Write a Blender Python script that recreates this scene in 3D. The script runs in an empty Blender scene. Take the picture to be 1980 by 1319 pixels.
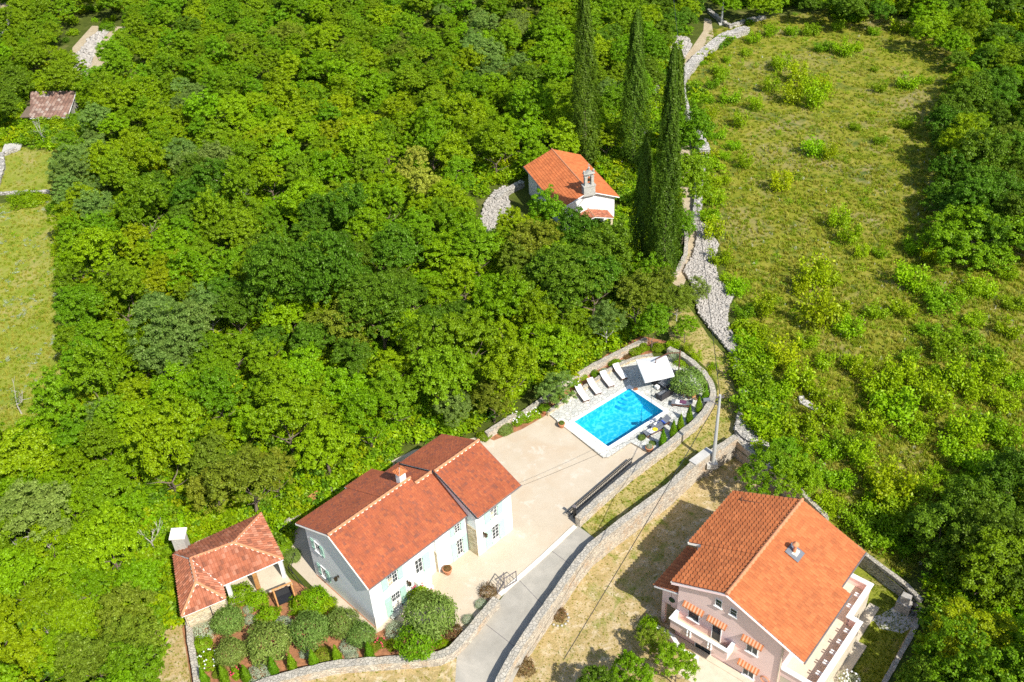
import bpy, bmesh, math, random
import numpy as np
from mathutils import Vector, Matrix
from mathutils.geometry import delaunay_2d_cdt
rng = np.random.default_rng(7); random.seed(7)
S = bpy.context.scene
COL = S.collection
R = math.radians
PI = math.pi
# ------------------------------------------------------------------ camera
F_, P_, RO_, H_ = 1940., R(37.1), R(3.25), 65.
fw = np.array([0, math.cos(P_), -math.sin(P_)]); _u = np.array([0, math.sin(P_), math.cos(P_)]); _r = np.array([1., 0, 0])
up = math.cos(RO_)*_u + math.sin(RO_)*_r; rt = math.cos(RO_)*_r - math.sin(RO_)*_u
cam = bpy.data.cameras.new('camera'); co = bpy.data.objects.new('camera', cam); COL.objects.link(co)
cam.sensor_width = 36; cam.lens = 36*F_/1980; cam.clip_end = 2000; cam.clip_start = 1
co.matrix_world = Matrix(((rt[0], up[0], -fw[0], 0), (rt[1], up[1], -fw[1], 0), (rt[2], up[2], -fw[2], H_), (0, 0, 0, 1)))
S.camera = co
# ------------------------------------------------------------------ light
SUN_AZ, SUN_EL = R(-54.5), R(45)
sd = Vector((math.cos(SUN_EL)*math.cos(SUN_AZ), math.cos(SUN_EL)*math.sin(SUN_AZ), math.sin(SUN_EL)))
sl = bpy.data.lights.new('sun', 'SUN'); sl.energy = 5.0; sl.angle = R(.5); sl.color = (1, .96, .88)
so = bpy.data.objects.new('sun', sl); COL.objects.link(so); so.rotation_euler = sd.to_track_quat('Z', 'Y').to_euler()
W = bpy.data.worlds.new('World'); S.world = W; W.use_nodes = True
nt = W.node_tree; bg = nt.nodes['Background']; sky = nt.nodes.new('ShaderNodeTexSky'); sky.sky_type = 'NISHITA'; sky.sun_disc = False
sky.sun_elevation = SUN_EL; sky.sun_rotation = math.atan2(sd.x, sd.y)
nt.links.new(sky.outputs[0], bg.inputs[0]); bg.inputs[1].default_value = .135
S.view_settings.view_transform = 'Standard'; S.view_settings.look = 'None'; S.view_settings.exposure = .42; S.view_settings.gamma = 1
S.cycles.max_bounces = 6; S.cycles.transparent_max_bounces = 8; S.cycles.caustics_reflective = False; S.cycles.caustics_refractive = False
S.cycles.use_denoising = False
# ------------------------------------------------------------------ terrain height and pixel -> place
HO = np.array([-11.88, 49.57]); HD = R(43.4)
E1 = np.array([math.cos(HD), math.sin(HD)]); E2 = np.array([-math.sin(HD), math.cos(HD)])
A0, A1, ZT = .4, 6.4, 1.2
def hz(x, y):
    a = (x-HO[0])*E1[0] + (y-HO[1])*E1[1]
    return ZT*min(max((a-A0)/(A1-A0), 0), 1)
def ray(px, py): return fw + rt*(px-990)/F_ - up*(py-659.5)/F_
def at(px, py, z):
    d = ray(px, py); t = (z-H_)/d[2]; return np.array([d[0]*t, d[1]*t, z])
def gp(px, py, dz=0., yard=False):
    if yard: return at(px, py, dz)
    z = .6
    for _ in range(30):
        p = at(px, py, z+dz); z = .5*z+.5*hz(p[0], p[1])
    p = at(px, py, z+dz); return p
def gl(pts, dz=0., yard=False): return [tuple(gp(x, y, dz, yard)) for x, y in pts]
def proj(p):
    q = np.array(p)-np.array([0, 0, H_]); d = q@fw
    return 990+F_*(q@rt)/d, 659.5-F_*(q@up)/d, d
def inpoly(x, y, poly):
    c = False; n = len(poly); j = n-1
    for i in range(n):
        xi, yi = poly[i][0], poly[i][1]; xj, yj = poly[j][0], poly[j][1]
        if (yi > y) != (yj > y) and x < (xj-xi)*(y-yi)/(yj-yi)+xi: c = not c
        j = i
    return c
# ------------------------------------------------------------------ materials
MATS = {}
def newmat(name):
    m = bpy.data.materials.new(name); m.use_nodes = True; n = m.node_tree
    return m, n, n.nodes['Principled BSDF']
def N(n, t, **kw):
    x = n.nodes.new(t)
    for k, v in kw.items(): setattr(x, k, v)
    return x
def ramp(n, src, stops):
    r = N(n, 'ShaderNodeValToRGB'); e = r.color_ramp.elements
    e[0].position, e[0].color = stops[0][0], (*stops[0][1], 1); e[1].position, e[1].color = stops[-1][0], (*stops[-1][1], 1)
    for p, c in stops[1:-1]:
        q = e.new(p); q.color = (*c, 1)
    n.links.new(src, r.inputs[0]); return r.outputs[0]
def noise(n, scale, detail=4, rough=.6, vec=None, dist=0):
    t = N(n, 'ShaderNodeTexNoise'); t.inputs['Scale'].default_value = scale; t.inputs['Detail'].default_value = detail
    t.inputs['Roughness'].default_value = rough; t.inputs['Distortion'].default_value = dist
    if vec: n.links.new(vec, t.inputs['Vector'])
    return t.outputs['Fac']
def mix(n, a, b, fac, mode='MIX'):
    m = N(n, 'ShaderNodeMix', data_type='RGBA', blend_type=mode)
    for s, v in ((m.inputs[0], fac), (m.inputs[6], a), (m.inputs[7], b)):
        if isinstance(v, (int, float)): s.default_value = v
        elif isinstance(v, tuple): s.default_value = (*v, 1)
        else: n.links.new(v, s)
    return m.outputs[2]
def bump(n, b, h, strength, dist=.05):
    t = N(n, 'ShaderNodeBump'); t.inputs['Strength'].default_value = strength; t.inputs['Distance'].default_value = dist
    n.links.new(h, t.inputs['Height']); n.links.new(t.outputs[0], b.inputs['Normal'])
def geo(n): return N(n, 'ShaderNodeNewGeometry').outputs['Position']
def plain(name, col, rough=.6, metal=0, var=.12, scale=2.5, bmp=.15):
    m, n, b = newmat(name); b.inputs['Roughness'].default_value = rough; b.inputs['Metallic'].default_value = metal
    p = geo(n); f = noise(n, scale, 5, .65, p)
    lo = tuple(c*(1-var) for c in col); hi = tuple(min(c*(1+var), .95) for c in col)
    n.links.new(ramp(n, f, [(.3, lo), (.7, hi)]), b.inputs['Base Color'])
    if bmp: bump(n, b, noise(n, 25, 3, .6, p), bmp, .02)
    MATS[name] = m; return m
def ground_mat(name, stops, scale, patches=None, fine=(8, .5), bmp=.6, rough=.95, ps=.25):
    m, n, b = newmat(name); b.inputs['Roughness'].default_value = rough; b.inputs['Specular IOR Level'].default_value = .15
    p = geo(n); c = ramp(n, noise(n, scale, 8, .72, p), stops)
    if patches: c = mix(n, c, patches[0], ramp(n, noise(n, ps, 5, .65, p, .6), [(patches[1], (0, 0, 0)), (patches[2], (1, 1, 1))]))
    if len(patches or ()) > 3: c = mix(n, c, patches[3], ramp(n, noise(n, ps*2.7, 6, .7, p, .4), [(patches[4], (0, 0, 0)), (patches[5], (1, 1, 1))]))
    fv = ramp(n, noise(n, fine[0], 6, .75, p), [(.25, (1-fine[1],)*3), (.75, (1+fine[1]*.5,)*3)])
    c = mix(n, c, fv, 1., 'MULTIPLY'); n.links.new(c, b.inputs['Base Color'])
    bump(n, b, noise(n, 6, 8, .75, p), bmp, .08); MATS[name] = m; return m
def stone_mat(name, base, dark, mortar, scale, warm=None):
    m, n, b = newmat(name); b.inputs['Roughness'].default_value = .9; p = geo(n)
    v = N(n, 'ShaderNodeTexVoronoi', feature='F1'); v.inputs['Scale'].default_value = scale
    mp = N(n, 'ShaderNodeMapping'); mp.inputs['Scale'].default_value = (1, 1, 1.6); n.links.new(p, mp.inputs[0]); n.links.new(mp.outputs[0], v.inputs['Vector'])
    e = N(n, 'ShaderNodeTexVoronoi', feature='DISTANCE_TO_EDGE'); e.inputs['Scale'].default_value = scale; n.links.new(mp.outputs[0], e.inputs['Vector'])
    sp = N(n, 'ShaderNodeSeparateColor'); n.links.new(v.outputs['Color'], sp.inputs[0])
    st = [(0, dark), (.45, base), (1, tuple(min(c*1.18, .9) for c in base))]
    c = ramp(n, sp.outputs[0], st)
    if warm: c = mix(n, c, warm, ramp(n, noise(n, .9, 5, .65, p), [(.5, (0, 0, 0)), (.68, (.8, .8, .8))]))
    c = mix(n, mortar, c, ramp(n, e.outputs['Distance'], [(.015, (0, 0, 0)), (.05, (1, 1, 1))]))
    c = mix(n, c, ramp(n, noise(n, 9, 6, .7, p), [(.3, (.75,)*3), (.7, (1.1,)*3)]), 1., 'MULTIPLY')
    n.links.new(c, b.inputs['Base Color']); bump(n, b, ramp(n, e.outputs['Distance'], [(0, (0, 0, 0)), (.09, (1, 1, 1))]), .8, .05)
    MATS[name] = m; return m
def tile_mat(name, stops, rough=.8):
    m, n, b = newmat(name); b.inputs['Roughness'].default_value = rough
    uv = N(n, 'ShaderNodeUVMap'); uv.uv_map = 'UVMap'
    fl = N(n, 'ShaderNodeVectorMath', operation='FLOOR'); n.links.new(uv.outputs[0], fl.inputs[0])
    w = N(n, 'ShaderNodeTexWhiteNoise', noise_dimensions='3D'); n.links.new(fl.outputs[0], w.inputs['Vector'])
    c = ramp(n, w.outputs['Value'], stops); p = geo(n)
    c = mix(n, c, ramp(n, noise(n, .7, 5, .65, p), [(.35, (.86,)*3), (.65, (1.08,)*3)]), 1., 'MULTIPLY')
    c = mix(n, c, ramp(n, noise(n, 14, 4, .7, p), [(.3, (.8,)*3), (.7, (1.1,)*3)]), 1., 'MULTIPLY')
    n.links.new(c, b.inputs['Base Color']); MATS[name] = m; return m
def leaf_mat(name, dark, light, tip, var=.14, trans=.3):
    m, n, b = newmat(name); n.nodes.remove(b); out = n.nodes['Material Output']
    at_ = N(n, 'ShaderNodeAttribute', attribute_name='rnd'); oi = N(n, 'ShaderNodeObjectInfo')
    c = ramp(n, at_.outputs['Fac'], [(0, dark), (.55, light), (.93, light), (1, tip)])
    hs = N(n, 'ShaderNodeHueSaturation'); n.links.new(c, hs.inputs['Color'])
    h = N(n, 'ShaderNodeMapRange'); h.inputs[3].default_value = .48; h.inputs[4].default_value = .514; n.links.new(oi.outputs['Random'], h.inputs[0]); n.links.new(h.outputs[0], hs.inputs['Hue'])
    wn = N(n, 'ShaderNodeTexWhiteNoise', noise_dimensions='1D'); n.links.new(oi.outputs['Random'], wn.inputs['W'])
    v = N(n, 'ShaderNodeMapRange'); v.inputs[3].default_value = 1-var*1.3; v.inputs[4].default_value = 1+var; n.links.new(wn.outputs['Value'], v.inputs[0]); n.links.new(v.outputs[0], hs.inputs['Value'])
    d = N(n, 'ShaderNodeBsdfDiffuse'); t = N(n, 'ShaderNodeBsdfTranslucent'); g = N(n, 'ShaderNodeBsdfGlossy'); g.inputs['Roughness'].default_value = .45
    g.inputs['Color'].default_value = (.9, 1., .5, 1)
    n.links.new(hs.outputs[0], d.inputs[0])
    tc = mix(n, hs.outputs[0], (1.5, 1.25, .5), 1., 'MULTIPLY'); n.links.new(tc, t.inputs[0])
    m1 = N(n, 'ShaderNodeMixShader'); m1.inputs[0].default_value = trans; n.links.new(d.outputs[0], m1.inputs[1]); n.links.new(t.outputs[0], m1.inputs[2])
    m2 = N(n, 'ShaderNodeMixShader'); m2.inputs[0].default_value = .02; n.links.new(m1.outputs[0], m2.inputs[1]); n.links.new(g.outputs[0], m2.inputs[2])
    n.links.new(m2.outputs[0], out.inputs[0]); MATS[name] = m; return m
def glass_mat():
    m, n, b = newmat('window glass'); b.inputs['Base Color'].default_value = (.03, .04, .045, 1); b.inputs['Roughness'].default_value = .08; MATS['glass'] = m
glass_mat()
plain('white', (.8, .79, .76), .75, var=.04, scale=.8); plain('whitewash', (.74, .73, .71), .8, var=.05, scale=.6)
plain('pinkwall', (.85, .62, .56), .85, var=.05, scale=.7); plain('mint', (.4, .62, .5), .6, var=.05)
plain('black', (.02, .02, .022), .45, var=.1); plain('darkmetal', (.05, .05, .055), .4, .3, var=.1)
plain('gutter', (.16, .14, .14), .5); plain('wood', (.5, .24, .08), .6, var=.25, scale=5); plain('darkwood', (.13, .055, .03), .5, var=.2, scale=6)
plain('terracotta', (.55, .23, .11), .85, var=.15); plain('fabric', (.8, .78, .75), .9, var=.03, bmp=.05); plain('rattan', (.035, .032, .035), .7, var=.3, scale=30)
plain('greyfabric', (.16, .17, .19), .9); plain('towelblue', (.06, .12, .45), .95); plain('towelyellow', (.8, .6, .02), .9, var=.08); plain('plum', (.12, .04, .09), .9)
plain('concrete', (.5, .48, .44), .9, var=.15, scale=1.5); plain('pole', (.42, .42, .4), .8, var=.1); plain('bark', (.16, .12, .085), .95, var=.35, scale=6, bmp=.5)
plain('palebark', (.4, .37, .32), .95, var=.25, scale=6, bmp=.4); plain('soil', (.33, .145, .065), .97, var=.4, scale=3, bmp=.6)
plain('flowerwhite', (.8, .8, .78), .8, bmp=0); plain('flowerpink', (.6, .06, .1), .8, bmp=0); plain('bluepaint', (.02, .16, .45), .5); plain('bronze', (.1, .07, .04), .4, .8)
plain('limestone', (.42, .4, .355), .9, var=.22, scale=4, bmp=.4); plain('greystone', (.39, .36, .32), .95, var=.28, scale=3, bmp=.5); plain('awnwhite', (.78, .72, .62), .8, var=.05); plain('awnpale', (.62, .36, .22), .8, var=.08); plain('awnorange', (.5, .16, .05), .8, var=.08)
plain('terrace', (.58, .5, .38), .8, var=.1, scale=1.5)
stone_mat('stonewall', (.54, .47, .37), (.36, .31, .25), (.5, .44, .36), 3.2, (.55, .36, .2)); stone_mat('drystone', (.5, .465, .41), (.32, .3, .26), (.1, .09, .075), 3.2)
stone_mat('facadestone', (.6, .5, .34), (.42, .32, .18), (.66, .58, .44), 2.6, (.6, .42, .2)); stone_mat('capstone', (.44, .4, .33), (.37, .34, .28), (.38, .34, .27), 3.6, (.5, .42, .3))
stone_mat('paving', (.56, .555, .5), (.47, .48, .44), (.6, .57, .5), 2.4)
tile_mat('tilered', [(0, (.25, .08, .045)), (.1, (.31, .09, .042)), (.3, (.36, .095, .038)), (.7, (.39, .103, .038)), (1, (.43, .125, .045))])
tile_mat('tilebrown', [(0, (.24, .085, .045)), (.2, (.33, .11, .055)), (.5, (.4, .13, .06)), (.8, (.44, .155, .08)), (1, (.5, .22, .13))])
tile_mat('tileorange', [(0, (.43, .125, .036)), (.5, (.5, .15, .043)), (1, (.56, .178, .055))])
tile_mat('tilechapel', [(0, (.45, .12, .032)), (.5, (.52, .145, .04)), (1, (.57, .17, .05))])
tile_mat('tileold', [(0, (.17, .1, .075)), (.4, (.25, .14, .1)), (.8, (.33, .23, .18)), (1, (.4, .33, .28))])
ground_mat('forestfloor', [(.3, (.05, .07, .01)), (.7, (.12, .15, .02))], .5, ((.2, .19, .06), .55, .7))
ground_mat('meadow', [(.3, (.14, .18, .01)), (.5, (.235, .245, .02)), (.72, (.37, .3, .07))], .5, ((.3, .25, .1), .5, .68, (.085, .13, .02), .52, .66), ps=.12)
ground_mat('leftmeadow', [(.3, (.17, .235, .02)), (.5, (.26, .3, .035)), (.72, (.38, .34, .09))], .4, ((.42, .34, .13), .52, .72), ps=.15)
ground_mat('dryyard', [(.3, (.3, .25, .09)), (.5, (.46, .34, .15)), (.75, (.6, .48, .28))], .7, ((.24, .26, .05), .54, .66, (.62, .5, .32), .52, .64), ps=.4)
ground_mat('pathgrass', [(.3, (.24, .24, .05)), (.5, (.42, .34, .12)), (.75, (.56, .44, .22))], 1.1, ((.2, .25, .03), .5, .62), ps=.6)
ground_mat('sandy', [(.3, (.42, .33, .2)), (.7, (.56, .47, .33))], .8, bmp=.3)
ground_mat('lawn', [(.3, (.18, .22, .02)), (.7, (.3, .31, .04))], 1.2, ((.33, .27, .1), .55, .75), ps=.5)
ground_mat('asphalt', [(.3, (.33, .305, .255)), (.7, (.42, .39, .33))], .8, ((.47, .43, .36), .5, .68), fine=(20, .2), bmp=.15, ps=.3)
ground_mat('courtyard', [(.3, (.5, .42, .31)), (.7, (.575, .49, .375))], .5, ((.52, .415, .295), .48, .66, (.61, .54, .44), .55, .68), fine=(14, .12), bmp=.12, ps=.25)
# foliage
leaf_mat('lf_bright', (0.115, 0.225, 0.003), (0.235, 0.4, 0.004), (0.33, 0.47, 0.015))
leaf_mat('lf_mid', (0.09, 0.19, 0.003), (0.185, 0.335, 0.006), (0.27, 0.41, 0.02))
leaf_mat('lf_dark', (0.05, 0.12, 0.005), (0.115, 0.235, 0.01), (0.2, 0.33, 0.03))
leaf_mat('lf_yellow', (0.145, 0.235, 0.003), (0.285, 0.41, 0.004), (0.42, 0.5, 0.02))
leaf_mat('lf_grey', (0.1, 0.18, 0.025), (0.2, 0.31, 0.055), (0.37, 0.45, 0.16))
leaf_mat('lf_olive', (0.11, 0.155, 0.008), (0.21, 0.275, 0.018), (0.36, 0.36, 0.05))
leaf_mat('lf_gold', (0.22, 0.29, 0.02), (0.38, 0.44, 0.05), (0.5, 0.54, 0.12))
leaf_mat('lf_cypress', (0.028, 0.07, 0.005), (0.08, 0.16, 0.01), (0.14, 0.23, 0.025), trans=.2)
leaf_mat('lf_topiary', (.08, .18, .004), (.14, .29, .007), (.2, .36, .012), trans=.2)
leaf_mat('lf_garden', (0.1, 0.165, 0.025), (0.2, 0.3, 0.055), (0.34, 0.42, 0.13), var=.08)
leaf_mat('lf_silver', (.25, .33, .2), (.42, .5, .36), (.6, .66, .5), var=.05)
leaf_mat('lf_straw', (.3, .33, .03), (.4, .4, .06), (.52, .5, .13), var=.05, trans=.3)
leaf_mat('lf_grass', (.18, .26, .01), (.27, .35, .018), (.4, .42, .05), var=.06, trans=.35)
leaf_mat('lf_blossom', (.35, .38, .25), (.55, .58, .42), (.75, .75, .65), trans=.25)
leaf_mat('lf_red', (.1, .07, .03), (.2, .13, .05), (.4, .12, .08))
def water_mat():
    m, n, b = newmat('pool water'); n.nodes.remove(b); out = n.nodes['Material Output']
    t = N(n, 'ShaderNodeBsdfTransparent'); t.inputs[0].default_value = (.75, .97, 1., 1)
    g = N(n, 'ShaderNodeBsdfGlossy'); g.inputs['Roughness'].default_value = .12
    bp = N(n, 'ShaderNodeBump'); bp.inputs['Strength'].default_value = .12; bp.inputs['Distance'].default_value = .06
    n.links.new(noise(n, 3.2, 3, .6, geo(n), .8), bp.inputs['Height']); n.links.new(bp.outputs[0], g.inputs['Normal'])
    f = N(n, 'ShaderNodeFresnel'); f.inputs[0].default_value = 1.33; n.links.new(bp.outputs[0], f.inputs['Normal'])
    x = N(n, 'ShaderNodeMixShader'); n.links.new(f.outputs[0], x.inputs[0]); n.links.new(t.outputs[0], x.inputs[1]); n.links.new(g.outputs[0], x.inputs[2])
    n.links.new(x.outputs[0], out.inputs[0]); MATS['water'] = m
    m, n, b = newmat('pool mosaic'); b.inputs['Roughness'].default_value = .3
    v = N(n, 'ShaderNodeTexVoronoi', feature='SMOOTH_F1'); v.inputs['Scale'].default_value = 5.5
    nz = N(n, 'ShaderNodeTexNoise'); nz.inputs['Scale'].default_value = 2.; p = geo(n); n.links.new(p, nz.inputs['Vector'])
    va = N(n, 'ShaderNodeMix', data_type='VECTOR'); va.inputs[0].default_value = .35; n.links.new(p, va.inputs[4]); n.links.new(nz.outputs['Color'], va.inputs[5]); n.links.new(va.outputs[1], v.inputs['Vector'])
    c = ramp(n, v.outputs['Distance'], [(.1, (.015, .45, .7)), (.4, (.03, .52, .76)), (.65, (.14, .68, .84))])  # basin blue with paler water-light ripples (caustics) painted into the colour
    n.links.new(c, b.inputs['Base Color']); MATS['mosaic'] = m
water_mat()
M = MATS
# ------------------------------------------------------------------ mesh helpers
class MB:
    def __init__(s): s.v = []; s.f = []; s.m = []
    def add(s, vs, fs, mi=0):
        o = len(s.v); s.v += [tuple(map(float, v)) for v in vs]; s.f += [tuple(i+o for i in f) for f in fs]; s.m += [mi]*len(fs); return s
    def box(s, x0, x1, y0, y1, z0, z1, mi=0):
        if x0 > x1: x0, x1 = x1, x0
        if y0 > y1: y0, y1 = y1, y0
        return s.add([(x0, y0, z0), (x1, y0, z0), (x1, y1, z0), (x0, y1, z0), (x0, y0, z1), (x1, y0, z1), (x1, y1, z1), (x0, y1, z1)],
                     [(3, 2, 1, 0), (4, 5, 6, 7), (0, 1, 5, 4), (1, 2, 6, 5), (2, 3, 7, 6), (3, 0, 4, 7)], mi)
    def prism(s, pts, z0, z1, mi=0):
        n = len(pts); g = lambda z, p: (p[0], p[1], z(p[0], p[1]) if callable(z) else z)
        a = sum(pts[i-1][0]*pts[i][1]-pts[i][0]*pts[i-1][1] for i in range(n))
        if a < 0: pts = pts[::-1]
        return s.add([g(z0, p) for p in pts]+[g(z1, p) for p in pts], [tuple(range(n))[::-1], tuple(range(n, 2*n))]+[(i, (i+1) % n, n+(i+1) % n, n+i) for i in range(n)], mi)
    def slab(s, pts, th, mi=0):
        a = [Vector(p) for p in pts]; nrm = (a[1]-a[0]).cross(a[2]-a[1]).normalized()
        if nrm.z < 0: a = a[::-1]; nrm = -nrm
        n = len(a); lo = [p-nrm*th for p in a]
        return s.add(lo+a, [tuple(range(n))[::-1], tuple(range(n, 2*n))]+[(i, (i+1) % n, n+(i+1) % n, n+i) for i in range(n)], mi)
    def tube(s, pts, r, n=8, mi=0):
        P = [Vector(p) for p in pts]; rs = r if isinstance(r, (list, tuple)) else [r]*len(P); vs = []; fs = []
        for i, p in enumerate(P):
            d = (P[min(i+1, len(P)-1)]-P[max(i-1, 0)]).normalized(); a = d.cross(Vector((0, 0, 1)) if abs(d.z) < .9 else Vector((1, 0, 0))).normalized(); b = d.cross(a)
            vs += [p+(a*math.cos(2*PI*k/n)+b*math.sin(2*PI*k/n))*rs[i] for k in range(n)]
        for i in range(len(P)-1):
            fs += [(i*n+k, i*n+(k+1) % n, (i+1)*n+(k+1) % n, (i+1)*n+k) for k in range(n)]
        fs += [tuple(range(n))[::-1], tuple(range((len(P)-1)*n, len(P)*n))]
        return s.add(vs, fs, mi)
    def lathe(s, prof, c=(0, 0, 0), n=20, mi=0):
        vs = []; fs = []
        for r, z in prof: vs += [(c[0]+r*math.cos(2*PI*k/n), c[1]+r*math.sin(2*PI*k/n), c[2]+z) for k in range(n)]
        for i in range(len(prof)-1): fs += [(i*n+k, i*n+(k+1) % n, (i+1)*n+(k+1) % n, (i+1)*n+k) for k in range(n)]
        fs += [tuple(range(n))[::-1], tuple(range((len(prof)-1)*n, len(prof)*n))]
        return s.add(vs, fs, mi)
    def build(s, name, mat, parent=None, loc=None, k=1., smooth=False, bevel=0, label=None):
        me = bpy.data.meshes.new(name); me.from_pydata([(x*k, y*k, z*k) for x, y, z in s.v], [], s.f)
        for m in (mat if isinstance(mat, (list, tuple)) else [mat]): me.materials.append(M[m])
        if max(s.m or [0]) > 0: me.polygons.foreach_set('material_index', s.m)
        if smooth: me.polygons.foreach_set('use_smooth', [True]*len(me.polygons))
        o = bpy.data.objects.new(name, me); COL.objects.link(o)
        if parent: o.parent = parent
        if loc is not None: o.location = loc
        if bevel:
            b = o.modifiers.new('b', 'BEVEL'); b.width = bevel; b.segments = 2; b.limit_method = 'ANGLE'
        if label: o['label'] = label
        return o
def tag(o, label, cat, group=None, kind=None):
    o['label'] = label; o['category'] = cat
    if group: o['group'] = group
    if kind: o['kind'] = kind
    return o
def struct(o): o['kind'] = 'structure'; return o
def empty(name, loc, rz, label, cat, group=None):
    o = bpy.data.objects.new(name, None); o.location = loc; o.rotation_euler = (0, 0, rz); o.empty_display_size = .1; COL.objects.link(o)
    return tag(o, label, cat, group)
def copy_tree(o, parent=None):
    c = o.copy(); COL.objects.link(c); c.parent = parent
    for ch in [x for x in o.children]: copy_tree(ch, c)
    return c
# ------------------------------------------------------------------ sheets of ground
def sheet(name, poly, dz, mat, holes=(), yard=False, z=None, kindlabel=None):
    poly = [(p[0], p[1]) for p in poly]; vs = list(poly); n = len(poly); edges = [(i, (i+1) % n) for i in range(n)]
    for h in holes:
        o = len(vs); vs += [(p[0], p[1]) for p in h]; edges += [(o+i, o+(i+1) % len(h)) for i in range(len(h))]
    if not yard and z is None:
        for a in (A0, A1):
            o = len(vs); c = HO+E1*a; vs += [tuple(c-E2*700), tuple(c+E2*700)]; edges += [(o, o+1)]
    r = delaunay_2d_cdt([Vector(v) for v in vs], edges, [], 0, 1e-5)
    V, Fc = r[0], r[2]; fs = []
    for f in Fc:
        cx = sum(V[i][0] for i in f)/len(f); cy = sum(V[i][1] for i in f)/len(f)
        if inpoly(cx, cy, poly) and not any(inpoly(cx, cy, h) for h in holes):
            f = list(f); a = sum(V[f[i-1]][0]*V[f[i]][1]-V[f[i]][0]*V[f[i-1]][1] for i in range(len(f))); fs.append(f if a > 0 else f[::-1])
    zz = (lambda x, y: z) if z is not None else ((lambda x, y: 0.) if yard else hz)
    me = bpy.data.meshes.new(name); me.from_pydata([(v[0], v[1], zz(v[0], v[1])+dz) for v in V], [], fs); me.materials.append(M[mat])
    o = bpy.data.objects.new(name, me); COL.objects.link(o); return struct(o)
W2 = [(1424, 843), (1395, 862), (1369, 878), (1344, 893), (1293, 940), (1246, 975), (1193, 1014), (1143, 1054), (1113, 1090), (1075, 1145), (1041, 1193), (1020, 1224), (988, 1273), (968, 1312), (950, 1350), (930, 1400)]
SW = [(1424, 848), (1461, 879), (1530, 930), (1600, 1000), (1673, 1060), (1753, 1122), (1783, 1153), (1782, 1185), (1741, 1262), (1708, 1319), (1680, 1380), (1660, 1420)]
w2 = [gp(x, y, 1.1) for x, y in W2]; sw = [at(x, y, 2.3) for x, y in SW]
yardpoly = [p[:2] for p in w2]+[(2, 26), (26, 26)]+[p[:2] for p in sw[::-1]]
PC = [at(1110.2, 815.2, 1.42), at(1216.3, 751.1, 1.42), at(1282.7, 795.2, 1.42), at(1174.9, 863.7, 1.42)]
pd = np.radians(37.35); pu = np.array([math.cos(pd), math.sin(pd)]); pv = np.array([math.sin(pd), -math.cos(pd)])
pc0 = PC[0][:2]; PLn, PWd = 7.3, 4.62
def pl(u, v): return tuple(pc0+pu*u+pv*v)
pool = [pl(0, 0), pl(PLn, 0), pl(PLn, PWd), pl(0, PWd)]
def orient(p): return p
poolhole = [pl(-.02, -.02), pl(PLn+.02, -.02), pl(PLn+.02, PWd+.02), pl(-.02, PWd+.02)]
sheet('ground', [(-420, -30), (420, -30), (420, 650), (-420, 650)], 0, 'forestfloor', [yardpoly, poolhole])
sheet('yard_ground', yardpoly, 0, 'dryyard', yard=True)
FIELD = [(1372, 60), (1450, 40), (1600, 20), (1700, 30), (1800, 60), (1900, 30), (2080, 0), (2080, 1000), (1900, 1000), (1700, 1150), (1600, 1040), (1480, 900), (1440, 800), (1440, 700), (1415, 560), (1370, 400), (1340, 250), (1330, 150)]
sheet('meadow', gl([(2500 if x > 2000 else x, y) for x, y in FIELD]), .004, 'meadow', [yardpoly])
LEFTM = [(-150, 400), (40, 395), (110, 385), (112, 480), (130, 600), (125, 740), (112, 800), (60, 880), (-150, 860)]
sheet('left_meadow', gl(LEFTM), .004, 'leftmeadow')
sheet('clearing', gl([(-60, 290), (40, 285), (110, 290), (100, 372), (-60, 378)]), .004, 'leftmeadow')
sheet('rocky_clearing', gl([(140, 92), (178, 50), (245, 52), (240, 85), (205, 125), (180, 152), (138, 150)]), .004, 'sandy')
sheet('far_road', gl([(-60, -60), (22, -60), (18, 35), (-60, 60)]), .008, 'sandy')
COURT = [(905, 1245), (940, 1188), (962, 1163), (985, 1134), (1046, 1078), (1116, 1013), (1225, 905), (1270, 865), (1300, 800), (1260, 700), (1180, 690), (1110, 745), (1060, 782), (1000, 820), (960, 838), (900, 850), (800, 870), (690, 925), (600, 965), (535, 1010), (505, 1040), (530, 1060), (600, 1130), (668, 1190), (706, 1222), (735, 1240), (800, 1235)]
court = gl(COURT); sheet('courtyard', court, .006, 'courtyard', [poolhole])
ROAD = [(1116, 1016), (1163, 1050), (1120, 1110), (1070, 1180), (1030, 1240), (995, 1310), (960, 1400), (870, 1400), (880, 1319), (884, 1260), (930, 1210), (960, 1170), (985, 1136), (1046, 1080)]
mb = MB()
for (x0, y0), (x1, y1) in (((1000, 1118), (1064, 1185)), ((1062, 1062), (1122, 1106)), ((930, 1200), (1010, 1262))):
    a, b = gp(x0, y0), gp(x1, y1); d = (b-a)/np.linalg.norm(b-a)*1.; n_ = np.array([-d[1], d[0], 0])*.02
    P = [a+(b-a)*t for t in np.linspace(0, 1, 9)]; vs = []
    for p in P: z = hz(p[0], p[1])+.016; vs += [(p[0]+n_[0], p[1]+n_[1], z), (p[0]-n_[0], p[1]-n_[1], z)]
    mb.add(vs, [(2*i, 2*i+2, 2*i+3, 2*i+1) for i in range(8)])
struct(mb.build('road_joint', 'gutter'))
sheet('road', gl(ROAD), .010, 'asphalt')
PATH = [(1113, 1006), (1220, 925), (1300, 860), (1345, 825), (1385, 780), (1388, 745), (1370, 715), (1330, 680), (1300, 660), (1290, 640), (1300, 600), (1330, 590), (1350, 620), (1370, 650), (1405, 690), (1435, 735), (1440, 770), (1424, 830), (1390, 868), (1340, 900), (1250, 975), (1163, 1054)]
sheet('path', gl(PATH), .008, 'pathgrass')
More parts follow.
